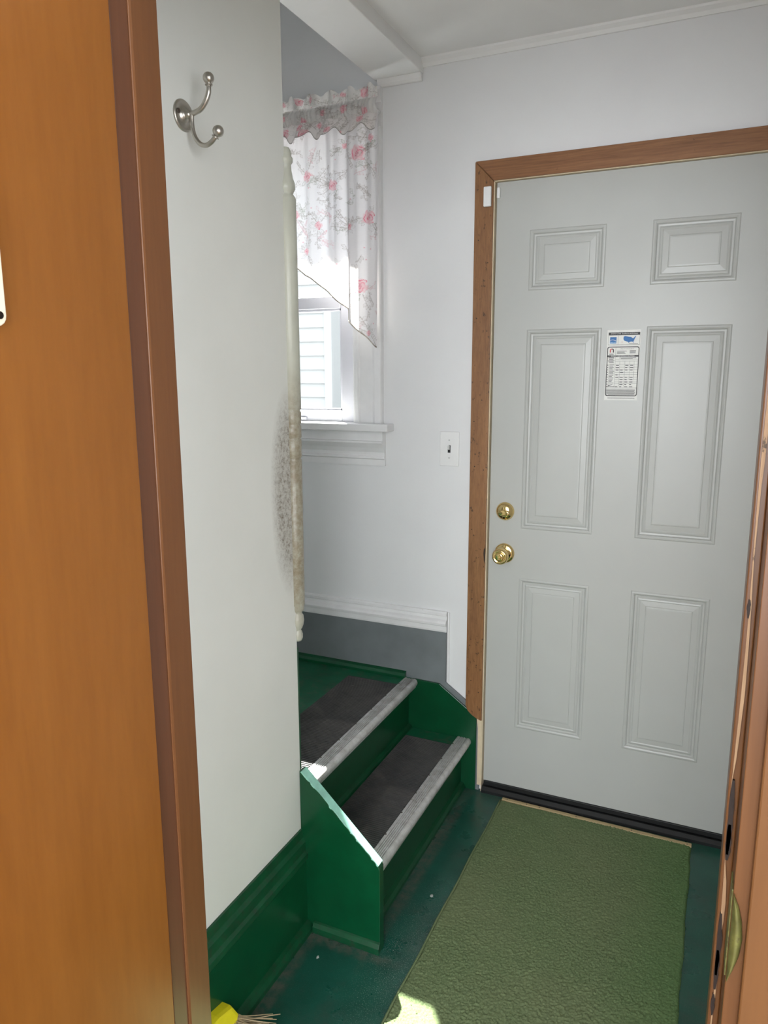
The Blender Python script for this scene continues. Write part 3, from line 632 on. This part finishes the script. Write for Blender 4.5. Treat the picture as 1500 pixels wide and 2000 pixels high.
for (x, z) in [(-0.052, 1.90), (-0.020, 1.83), (-0.018, 1.62), (-0.053, 1.66), (-0.030, 1.40), (-0.055, 1.33), (-0.05, 1.18), (-0.019, 1.17), (-0.016, 0.99), (-0.056, 0.965), (-0.05, 0.72), (-0.018, 0.70), (-0.055, 0.55), (-0.03, 0.48), (-0.02, 0.38), (-0.048, 0.42)]:
    m = MB(); m.v = [(v[0] + x, v[1] + FY, v[2] + z) for v in nh.v]; m.f = nh.f
    build('nail_hole', m, 'dark_metal', ct)
# contact sensor
sn = thing('contact_sensor', (-0.023, FY, 2.0), 'small white contact sensor stuck on the brown door casing', 'sensor')
build('sensor_body', MB().box(-0.0355, -0.0112, FY - 0.011, FY, 1.997, 2.056), 'white_plastic', sn, bevel=0.003, seg=3)
build('cover_seam', MB().box(-0.0357, -0.0110, FY - 0.0042, FY - 0.0036, 1.9968, 2.0562), 'ink_grey', sn)
mg = tag(build('sensor_magnet', MB().box(0.0015, 0.0115, -0.012, 0.0, 2.022, 2.054), 'white_plastic', bevel=0.003, seg=3, origin='base'), 'tiny white sensor magnet at the top corner of the white door', 'sensor')

# sticker
SX0, SX1, SZ1, SZ0 = 0.3555, 0.4525, 1.614, 1.404
stk = thing('energy_label', ((SX0 + SX1) / 2, 0, SZ0), 'white printed energy rating sticker between the upper door panels', 'sticker')
def SU(u): return SX0 + (SX1 - SX0) * u
def SV(v): return SZ1 - (SZ1 - SZ0) * v
def rect(m, u0, u1, v0, v1, y=-0.0009):
    m.add([(SU(u0), y, SV(v1)), (SU(u1), y, SV(v1)), (SU(u1), y, SV(v0)), (SU(u0), y, SV(v0))], [(0, 1, 2, 3)]); return m
build('paper', MB().box(SX0, SX1, -0.0006, 0.0, SZ0, SZ1), 'paper', stk)
k = MB(); rect(k, .04, .98, .035, .075)
for (a, b, c_, d_) in [(.04, .045, .075, .212), (.975, .98, .075, .212), (.04, .98, .208, .212), (.335, .34, .08, .205)]: rect(k, a, b, c_, d_)
# rounded frame
def rr(u0, u1, v0, v1, ru, rv, n=6):
    o = []
    for (cu_, cv_, a0) in [(u1 - ru, v0 + rv, -90), (u1 - ru, v1 - rv, 0), (u0 + ru, v1 - rv, 90), (u0 + ru, v0 + rv, 180)]:
        for i in range(n + 1):
            a = math.radians(a0 + 90 * i / n); o.append((cu_ + ru * math.cos(a), cv_ + rv * math.sin(a)))
    return o
A = rr(.02, .985, .235, .94, .07, .032); B = rr(.045, .960, .2465, .9285, .052, .024)
k.add([(SU(u), -0.0009, SV(v)) for u, v in A + B], [(i, (i + 1) % len(A), len(A) + (i + 1) % len(A), len(A) + i) for i in range(len(A))])
rect(k, .03, .975, .358, .380)
k.add([(SU(u), -0.0009, SV(v)) for u, v in [(.09, .785), (.24, .768), (.22, .778), (.10, .797)]], [(0, 1, 2, 3)])
build('black_print', k, 'ink_black', stk)
g = MB()
for v in (.415, .44, .485, .525, .56, .60, .63, .665, .70, .735, .76, .815, .83): rect(g, .29 if v < .8 else .04, .96, v, v + .0022)
for u, v0, v1 in [(.28, .245, .81), (.42, .44, .80), (.57, .44, .80), (.72, .44, .70), (.85, .44, .70), (.10, .48, .80)]: rect(g, u, u + .005, v0, v1)
rnd = random.Random(3)
for v in np.arange(.385, .475, .015): rect(g, .06 + rnd.random() * .04, .22 + rnd.random() * .04, v, v + .007)
for v in np.arange(.49, .76, .0185): rect(g, .115, .20 + rnd.random() * .07, v, v + .007)
for v in np.arange(.49, .80, .034):
    rect(g, .05, .075, v, v + .012)
    for u in (.31, .44, .59, .735):
        if rnd.random() < .75: rect(g, u, u + .06 + rnd.random() * .04, v + .004, v + .014)
for v in (.295, .312, .327): rect(g, .32, .48 + rnd.random() * .15, v, v + .007); rect(g, .70, .90 - rnd.random() * .04, v - .004, v + .004)
for v in np.arange(.845, .91, .0105): rect(g, .045, .95 - rnd.random() * .05, v, v + .0055)
rect(g, .12, .90, .918, .924); rect(g, .10, .92, .964, .972); rect(g, .66, .93, .195, .201); rect(g, .40, .90, .392, .398); rect(g, .45, .80, .403, .409)
rect(g, .09, .22, .336, .345); rect(g, .06, .30, .80, .808)
build('grey_print', g, 'ink_grey', stk)
b = MB(); rect(b, .09, .285, .10, .19)
us = [(.50, .095), (.55, .090), (.66, .100), (.72, .102), (.755, .118), (.79, .120), (.815, .104), (.855, .088), (.865, .094), (.83, .125), (.815, .145), (.80, .160), (.79, .168), (.80, .186), (.785, .184), (.765, .168), (.72, .168), (.68, .172), (.655, .186), (.635, .172), (.60, .166), (.56, .160), (.52, .152), (.495, .138), (.49, .115)]
k = len(us); b.add([(SU(u), -0.0009, SV(v)) for u, v in us], [tuple(range(k))])
build('blue_print', b, 'ink_blue', stk)
b = MB(); rect(b, .09, .285, .166, .190, -0.0012); build('pale_blue_print', b, 'ink_lightblue', stk)
b = MB()
arc = [(.10 + .175 * i / 10, .152 - .016 * math.sin(math.pi * (i / 10) ** 0.7)) for i in range(11)]
b.add([(SU(u), -0.0013, SV(v)) for u, v in arc] + [(SU(u), -0.0013, SV(v + .006)) for u, v in arc], [(i, i + 1, 12 + i, 11 + i) for i in range(10)])
build('white_swoosh', b, 'ink_white', stk)
def arch(a0, a1, mat):
    m = MB(); n = 8; o = []
    for rr_ in (1.0, 0.5):
        for i in range(n + 1):
            a = math.radians(a0 + (a1 - a0) * i / n); o.append((.165 + .062 * rr_ * math.cos(a), .288 - .028 * rr_ * math.sin(a)))
    m.add([(SU(u), -0.0011, SV(v)) for u, v in o], [(i, i + 1, n + 2 + i, n + 1 + i) for i in range(n)])
    return m
m = arch(90, 180, None); rect(m, .103, .134, .288, .318, -0.0011); build('red_print', m, 'ink_red', stk)
m = arch(0, 90, None); rect(m, .196, .227, .288, .318, -0.0011); build('dark_arch_print', m, 'ink_black', stk)
b = MB().lathe([(0.0011, 0), (0.0009, 0.0001)], (SU(.455), -0.0010, SV(.172)), (0, -1, 0), 10); build('red_dot', b, 'ink_red', stk)
def text(name, s, u, v, size, mat, parent, y=-0.0012, align='CENTER', spacing=1.0):
    fc = bpy.data.curves.new(name, 'FONT'); fc.body = s; fc.size = size; fc.align_x = align; fc.align_y = 'CENTER'; fc.space_character = spacing; fc.resolution_u = 2
    to = bpy.data.objects.new(name, fc); C.objects.link(to); bpy.context.view_layer.update()
    me = bpy.data.meshes.new_from_object(to.evaluated_get(bpy.context.evaluated_depsgraph_get()))
    bpy.data.objects.remove(to, do_unlink=True)
    o0 = WORLD[parent]
    for vt in me.vertices:
        x, z = vt.co.x, vt.co.y; vt.co = (SU(u) + x - o0.x, y - o0.y, SV(v) + z - o0.z)
    me.materials.clear(); me.materials.append(MATS[mat])
    ob = bpy.data.objects.new(name, me); C.objects.link(ob); ob.parent = parent; WORLD[ob] = o0
    return ob
text('lettering', 'ENERGY STAR  Qualified in All 50 States', .51, .054, 0.0046, 'ink_white', stk)
text('lettering', 'MASTERCRAFT', .62, .268, 0.0042, 'ink_black', stk, spacing=1.45)
text('lettering', 'ENERGY PERFORMANCE RATINGS', .50, .3685, 0.0044, 'ink_white', stk)
text('lettering', 'ENERGY STAR', .1875, .178, 0.0026, 'ink_white', stk, y=-0.0014)

# ------------------------------------------------------------------ light switch
sw = thing('light_switch', (-0.1455, 0, 1.175), 'white toggle light switch left of the brown door casing', 'light switch')
build('plate', MB().box(-0.180, -0.111, -0.0065, 0, 1.175, 1.293), 'white_plastic', sw, bevel=0.003, seg=3)
build('slot', MB().box(-0.1505, -0.1405, -0.0069, -0.004, 1.2215, 1.2465), 'dark_plastic', sw)
build('toggle', MB().prism([(-0.006, 1.231), (-0.006, 1.2445), (-0.017, 1.2490), (-0.0185, 1.2440), (-0.0105, 1.232)], 0, -0.1490, -0.1430), 'white_plastic', sw, bevel=0.001)
for z in (1.204, 1.264):
    build('screw', MB().lathe([(0.0032, 0), (0.0030, 0.0010), (0.0010, 0.0014)], (-0.1455, -0.0065, z), (0, -1, 0), 14), 'white_trim', sw, smooth=True)
    build('screw_slot', MB().box(-0.1478, -0.1432, -0.0081, -0.0075, z - 0.0005, z + 0.0005), 'ink_grey', sw)

# ------------------------------------------------------------------ coat hook
hk = thing('coat_hook', (XL, -1.195, 1.928), 'brushed nickel double coat hook with ball tips on left wall', 'coat hook')
HY = -1.195
build('base_plate', MB().lathe([(0.0275, 0), (0.0275, 0.002), (0.026, 0.004), (0.0235, 0.0042), (0.0225, 0.0033), (0.013, 0.0038), (0.0125, 0.006), (0.0095, 0.0075), (0.0075, 0.009), (0.0065, 0.012), (0.006, 0.018)], (XL, HY, 1.955), (1, 0, 0), 40), 'nickel', hk, smooth=True)
for dz in (-0.004,):
    build('screw', MB().lathe([(0.0045, 0), (0.0042, 0.0012), (0.0022, 0.0018), (0.0020, 0.0010)], (XL + 0.0036, HY - 0.0165, 1.9585), (1, 0, 0), 16), 'screw_metal', hk, smooth=True)
up = catmull([(-0.234, HY, 1.955), (-0.224, HY, 1.956), (-0.209, HY, 1.9605), (-0.197, HY, 1.972), (-0.190, HY, 1.986), (-0.189, HY, 1.998)], 6)
build('upper_arm', MB().tube(up, [0.0047] * (len(up) - 6) + [0.0045, 0.0044, 0.0043, 0.0042, 0.0041, 0.0040], 14), 'nickel', hk, smooth=True)
lo = catmull([(-0.2295, HY, 1.956), (-0.230, HY, 1.937), (-0.2255, HY, 1.917), (-0.214, HY, 1.9025), (-0.201, HY, 1.898), (-0.188, HY, 1.9025), (-0.179, HY, 1.9105)], 6)
build('lower_arm', MB().tube(lo, 0.0042, 14), 'nickel', hk, smooth=True)
def ball(c, ax):
    pr_ = [(0.004, -0.0125), (0.0068, -0.012), (0.0068, -0.0105), (0.0045, -0.0098)] + [(0.0102 * math.sin(math.radians(a)), -0.0102 * math.cos(math.radians(a))) for a in range(30, 181, 12)]
    build('ball_tip', MB().lathe(pr_, c, ax, 24), 'nickel', hk, smooth=True)
ball((-0.189, HY, 2.009), (0, 0, 1)); ball((-0.1725, HY, 1.9185), (0.6, 0, 0.8))

# ------------------------------------------------------------------ stairs
sc_ = thing('staircase', (-0.3, -0.43, 0), 'short green painted stairs rising to a landing under the window', 'stairs')
Z1, Z2 = 0.195, 0.385
N0, N1 = -0.829, -0.019
build('riser', MB().box(-0.098, -0.080, N0, N1, 0, Z1 - 0.025), 'green_paint', sc_)
build('riser', MB().box(-0.305, -0.286, N0, N1, Z1, Z2 - 0.025), 'green_paint', sc_)
build('shoe_moulding', MB().prism([(-0.080, 0), (-0.062, 0), (-0.063, 0.010), (-0.069, 0.020), (-0.080, 0.023)], 1, N0, N1), 'green_paint', sc_)
build('shoe_moulding', MB().prism([(-0.286, Z1), (-0.272, Z1), (-0.275, Z1 + 0.010), (-0.286, Z1 + 0.014)], 1, N0, N1), 'green_paint', sc_)
build('tread', MB().box(-0.290, -0.062, N0, N1, Z1 - 0.025, Z1), 'green_worn', sc_, bevel=0.002)
build('landing', MB().box(-1.5, -0.268, N0 - 0.016, -0.0005, Z2 - 0.025, Z2), 'green_worn', sc_, bevel=0.002)
NS = [(-0.55, 0), (-0.55, Z2 - 0.026), (-0.25, Z2 - 0.026), (-0.25, 0.464), (-0.243, 0.463), (-0.0225, 0.252), (-0.0175, 0.243), (-0.0175, 0)]
ns = build('stringer', MB().prism([(-0.2485, 0), (-0.2485, 0.464), (-0.243, 0.463), (-0.0225, 0.252), (-0.0175, 0.243), (-0.0175, 0)], 1, -0.8545, N0 - 0.0005), 'green_paint', sc_, bevel=0.0015)
# worn top edge of the near stringer, its sunlight painted in as pale green
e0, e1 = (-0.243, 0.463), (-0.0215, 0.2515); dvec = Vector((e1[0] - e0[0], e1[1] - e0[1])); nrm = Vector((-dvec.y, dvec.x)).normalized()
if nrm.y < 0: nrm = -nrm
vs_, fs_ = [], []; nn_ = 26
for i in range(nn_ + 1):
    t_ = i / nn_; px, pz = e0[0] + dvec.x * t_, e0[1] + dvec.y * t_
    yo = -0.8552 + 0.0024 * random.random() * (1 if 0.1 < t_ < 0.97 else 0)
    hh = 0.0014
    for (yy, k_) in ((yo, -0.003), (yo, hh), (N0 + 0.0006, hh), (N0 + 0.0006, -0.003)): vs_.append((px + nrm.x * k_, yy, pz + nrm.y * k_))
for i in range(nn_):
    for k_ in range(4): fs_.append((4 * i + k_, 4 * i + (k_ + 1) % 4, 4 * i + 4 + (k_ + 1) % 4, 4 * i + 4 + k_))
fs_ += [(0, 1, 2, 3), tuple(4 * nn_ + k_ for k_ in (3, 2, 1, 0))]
build('sunlit_worn_edge', MB().add(vs_, fs_), 'sunlit_worn_green', ns)
build('base_moulding', MB().prism([(-0.8545, 0), (-0.866, 0), (-0.866, 0.018), (-0.860, 0.028), (-0.8545, 0.031)], 0, XL + 0.036, -0.0165), 'green_dirty_edge', ns, bevel=0.001)
build('stringer', MB().prism([(-0.60, 0), (-0.60, Z2 - 0.026), (-0.268, Z2 - 0.026), (-0.268, Z2 + 0.0025), (-0.166, Z2 + 0.0005), (-0.160, Z2 - 0.005), (-0.034, 0.292), (-0.026, 0.280), (-0.026, 0)], 1, N1 + 0.0005, -0.0115), 'green_paint', sc_, bevel=0.002)
build('end_board', MB().box(WT, XL - 0.0005, YE + 0.0005, YE + 0.008, Z2, 0.80), 'green_dirty_edge', sc_)
# ribbed metal nosings
def nosing(xf, z, y0, y1):
    p = [(xf - 0.052, z + 0.0015), (xf - 0.050, z + 0.004)]
    x = xf - 0.046
    for _ in range(5): p += [(x + 0.004, z + 0.004), (x + 0.0045, z + 0.0008), (x + 0.0068, z + 0.0008), (x + 0.0073, z + 0.004)]; x += 0.0062
    p += [(xf - 0.012, z + 0.004)]
    for a in range(80, -61, -20): p.append((xf - 0.012 + 0.012 * math.cos(math.radians(a)), z - 0.010 + 0.014 * math.sin(math.radians(a))))
    p += [(xf - 0.007, z - 0.028), (xf - 0.012, z - 0.031), (xf - 0.0175, z - 0.031), (xf - 0.0175, z + 0.0002), (xf - 0.052, z + 0.0002)]
    o = build('nosing', MB().prism(p, 1, y0, y1), 'aluminium', sc_)
    o['label'] = 'worn silver metal nosing'
    for i in range(7):
        y = y0 + 0.06 + (y1 - y0 - 0.12) * i / 6
        build('screw', MB().lathe([(0.0030, 0), (0.0028, 0.0010), (0.0008, 0.0013)], (xf - 0.0485, y, z + 0.0036), (0, 0, 1), 10), 'screw_metal', o, smooth=True)
    return o
nosing(-0.043, Z1, N0 + 0.001, N1 - 0.001)
nosing(-0.250, Z2, N0 + 0.001, N1 - 0.003)
# ribbed rubber mats
def mat_mesh(x0, x1, y0, y1, z, pitch=0.0085):
    p = [(y0, z)]; y = y0 + 0.004; p.append((y0, z + 0.0016)); p.append((y, z + 0.0016))
    while y < y1 - 0.008:
        p += [(y + pitch * 0.15, z + 0.0046), (y + pitch * 0.55, z + 0.0046), (y + pitch * 0.7, z + 0.0016), (y + pitch, z + 0.0016)]; y += pitch
    p += [(y1, z + 0.0016), (y1, z)]
    n = len(p); vs_ = [(x0, a, b) for a, b in p] + [(x1, a, b) for a, b in p]
    fs_ = [(i, i + 1, n + i + 1, n + i) for i in range(n - 1)] + [(n - 1, 0, n, 2 * n - 1)]
    fs_ += [tuple(range(n)), tuple(range(n, 2 * n))]
    return MB().add(vs_, fs_)
tag(build('stair_mat', mat_mesh(-0.268, -0.0955, -0.745, -0.085, Z1 + 0.0003), 'rubber', origin='base'), 'black ribbed rubber mat on the lower green step', 'stair mat', 'rubber stair mats')
tag(build('stair_mat', mat_mesh(-0.497, -0.3025, -0.765, -0.085, Z2 + 0.0003), 'rubber', origin='base'), 'black ribbed rubber mat on the landing edge above', 'stair mat', 'rubber stair mats')

# skirting above the stairs
sk = thing('baseboard_back', (-0.5, 0, Z2), 'grey skirting board with chipped white cap above the green stairs', 'baseboard', 'structure')
build('board', MB().prism([(-1.5, Z2), (-1.5, 0.581), (-0.146, 0.581), (-0.146, 0.390), (-0.139, 0.384), (-0.0145, 0.298), (-0.0145, 0.0), (-0.05, 0), (-0.19, Z2)], 1, -0.011, 0), 'grey_paint', sk, bevel=0.001)
wp = [(0, 0.581), (-0.014, 0.581), (-0.016, 0.588), (-0.016, 0.603), (-0.023, 0.607), (-0.025, 0.615), (-0.021, 0.622), (-0.012, 0.628), (-0.010, 0.638), (-0.014, 0.642), (-0.014, 0.650), (-0.010, 0.655), (0, 0.655)]
build('cap_moulding', MB().prism(wp, 0, -1.5, -0.144), 'scuffed_white_trim', sk)
build('quarter_round', MB().prism([(-0.011, Z2), (-0.031, Z2), (-0.030, Z2 + 0.010), (-0.024, Z2 + 0.019), (-0.011, Z2 + 0.025)], 0, -1.5, -0.299), 'green_paint', sk, bevel=0.001)
struct('trim_9', MB().box(-0.142, -0.136, -0.006, 0, 0.392, 0.652), 'scuffed_white_trim', 'narrow chipped white strip at the right end of the grey skirting', 'trim')

# ------------------------------------------------------------------ rug and its nailed strip
RX0, RX1, RY0, RY1 = 0.080, 0.703, -1.42, -0.048
nx, ny = 250, 540
gx_ = np.linspace(RX0, RX1, nx); gy_ = np.linspace(RY0, RY1, ny); GX, GY = np.meshgrid(gx_, gy_)
h = 0.0065 + rng.normal(0, 0.0011, GX.shape) + 0.0006 * np.sin(GX * 33 + 2 * np.sin(GY * 7))
ed = np.minimum(np.minimum(GX - RX0, RX1 - GX), np.minimum(GY - RY0, RY1 - GY)); h = h * np.clip(0.25 + ed / 0.006, 0, 1)
wob = 0.0014 * np.sin(GY * 21) + 0.0008 * np.sin(GY * 67)
jx = rng.normal(0, 0.0005, GX.shape); GX = GX + jx + wob * ((GX < RX0 + 0.01) | (GX > RX1 - 0.01))
V = np.stack([GX, GY, np.maximum(h, 0.0012)], -1).reshape(-1, 3); o0 = Vector(((RX0 + RX1) / 2, (RY0 + RY1) / 2, 0.0))
idx = np.arange(nx * ny).reshape(ny, nx); q = np.stack([idx[:-1, :-1], idx[:-1, 1:], idx[1:, 1:], idx[1:, :-1]], -1).reshape(-1, 4)
rim = list(idx[0, :]) + list(idx[1:, -1]) + list(idx[-1, -2::-1]) + list(idx[-2:0:-1, 0])
rg = thing('rug', o0, 'short-pile green rug lying before the white door', 'rug')
me = bpy.data.meshes.new('pile'); Vl = (V - np.array(o0)).tolist(); nb = len(Vl)
Vl += [(Vl[i][0], Vl[i][1], 0.0003) for i in rim]
F = q.tolist() + [(rim[(k + 1) % len(rim)], rim[k], nb + k, nb + (k + 1) % len(rim)) for k in range(len(rim))]
me.from_pydata(Vl, [], F); me.shade_smooth(); me.materials.append(MATS['carpet'])
po = bpy.data.objects.new('pile', me); C.objects.link(po); po.parent = rg; WORLD[po] = o0
build('bound_edge', MB().tube([(RX0 - 0.001 + 0.0012 * math.sin(y * 21), y, 0.0042) for y in np.linspace(RY0, RY1, 60)], 0.0032, 7), 'carpet', rg, smooth=True)
sp_ = thing('floor_strip', (0.39, -0.037, 0), 'pale wooden strip nailed along the rug edge by the door', 'strip')
build('batten', MB().prism([(RX0 + 0.002, -0.0415 - 0.006), (RX1, -0.0565), (RX1, -0.0415), (RX0 + 0.002, -0.0325)], 2, 0.0015, 0.0085), 'strip_wood', sp_, bevel=0.001)
for x in (0.10, 0.17, 0.215, 0.34, 0.52, 0.69):
    build('nail', MB().lathe([(0.0022, 0), (0.0020, 0.0009), (0.0008, 0.0012)], (x, -0.040 - 0.011 * (x - 0.08) / 0.62, 0.0084), (0, 0, 1), 10), 'screw_metal', sp_, smooth=True)

# ------------------------------------------------------------------ broom in the near corner
br = thing('broom', (-0.215, -1.30, 0), 'yellow broom with straw bristles standing behind the wood jamb', 'broom')
cap = [(-1.40, 0.050), (-1.396, 0.078), (-1.375, 0.100), (-1.33, 0.110), (-1.26, 0.108), (-1.215, 0.098), (-1.205, 0.074), (-1.225, 0.045), (-1.40, 0.040)]
n = len(cap); rings = [(-0.240, 0.90), (-0.238, 0.97), (-0.232, 1.0), (-0.204, 1.0), (-0.196, 0.97), (-0.194, 0.90)]
cyc = (-1.30, 0.07); vs_, fs_ = [], []
def shear(x, y, z): return (x + (0.07 - z) * 0.35, y - 0.015, z)
for (x, s_) in rings: vs_ += [shear(x, cyc[0] + (a - cyc[0]) * s_, cyc[1] + (b - cyc[1]) * s_) for a, b in cap]
for i in range(len(rings) - 1):
    for k_ in range(n): fs_.append((i * n + k_, i * n + (k_ + 1) % n, (i + 1) * n + (k_ + 1) % n, (i + 1) * n + k_))
fs_ += [tuple(range(n)), tuple((len(rings) - 1) * n + k_ for k_ in range(n))]
cp = build('cap', MB().add(vs_, fs_), 'yellow_plastic', br, bevel=0.004, seg=3)
m = MB()
for i in range(300):
    y = -1.39 + 0.185 * (i % 60) / 59 + random.uniform(-0.003, 0.003); x = -0.208 + random.uniform(-0.012, 0.012); ln = random.uniform(0.035, 0.085)
    fy = 0.02 + (y + 1.30) * 0.30 + random.uniform(-0.012, 0.012)
    p0 = shear(x, y, 0.070); p3 = (x + 0.016 + ln, y - 0.015 + fy, 0.003 + random.uniform(0, 0.045)); p1 = (p0[0] + 0.022, y - 0.015 + fy * 0.1, 0.062 + random.uniform(-0.012, 0.010)); p2 = (p3[0] - 0.03, y - 0.015 + fy * 0.6, p3[2] + 0.006)
    m.tube(bez(p0, p1, p2, p3, 5), [0.0016, 0.0015, 0.0014, 0.0013, 0.0012, 0.0009], 4)
bo = build('bristles', m, 'straw', br, smooth=True); bo['kind'] = 'stuff'
build('handle', MB().tube([(-0.232, -1.335, 0.10), (-0.234, -1.38, 0.6), (-0.236, -1.455, 1.22)], [0.0115, 0.011, 0.0105], 14), 'yellow_plastic', br, smooth=True)

# flakes of debris on the floor
def flake(x, y, s_, label):
    p = [(x + s_ * random.uniform(0.6, 1) * math.cos(a), y + s_ * random.uniform(0.6, 1) * 1.3 * math.sin(a)) for a in np.linspace(0, 5.4, 7)]
    tag(build('paint_flake', MB().prism(p, 2, 0.0004, 0.0022), 'paint_flake', origin='base'), label, 'paint flake', 'flakes on the floor')
flake(0.029, -0.60, 0.005, 'pale paint flake on dark floor between stairs and rug')
flake(-0.158, -0.935, 0.004, 'pale paint flake on dark floor in front of the near stringer')

# ------------------------------------------------------------------ outside the window
struct('ground', MB().box(-14, 9, 0.15, 16, -0.75, -0.6), 'concrete', 'pale ground outside between the two houses', 'ground')
nb_ = thing('neighbouring_house', (-6.0, 7.0, -0.6), 'white lap-sided neighbouring house seen through the window', 'house')
HYW = 5.5; HXC = -3.58
build('wall_core', MB().box(-10, HXC - 0.02, HYW + 0.03, 9.0, -0.6, 3.4), 'siding_white', nb_)
z = -0.6; k_ = 0
proto = None
while z < 3.2:
    o = None
    if proto is None:
        proto = build('siding_board', MB().prism([(HYW + 0.03, z), (HYW - 0.004, z), (HYW - 0.006, z + 0.014), (HYW + 0.018, z + 0.175), (HYW + 0.03, z + 0.175)], 0, -10, HXC - 0.10), 'siding_white', nb_)
    else:
        o = proto.copy(); C.objects.link(o); o.parent = nb_; o.location = (0, 0, 0.164 * k_)
    z += 0.164; k_ += 1
build('corner_board', MB().box(HXC - 0.10, HXC, HYW - 0.012, HYW + 0.05, -0.6, 3.4), 'siding_white', nb_, bevel=0.004)
build('side_wall', MB().box(HXC - 0.02, 1.5, 7.0, 7.2, -0.6, 3.4), 'siding_white', nb_)
build('roof', MB().prism([(HYW - 0.3, 3.38), (HYW - 0.3, 3.48), (7.4, 4.4), (9.3, 3.48), (9.3, 3.38)], 0, -10.3, -3.3), 'shingle', nb_)
struct('sunshade', MB().box(-2.0, 1.4, 0.15, 0.40, 2.54, 2.60), 'white_trim', 'white eave slab added out of view above the window to shade the curtain', 'sunshade')  # unseen slab added to keep sun off the upper curtain
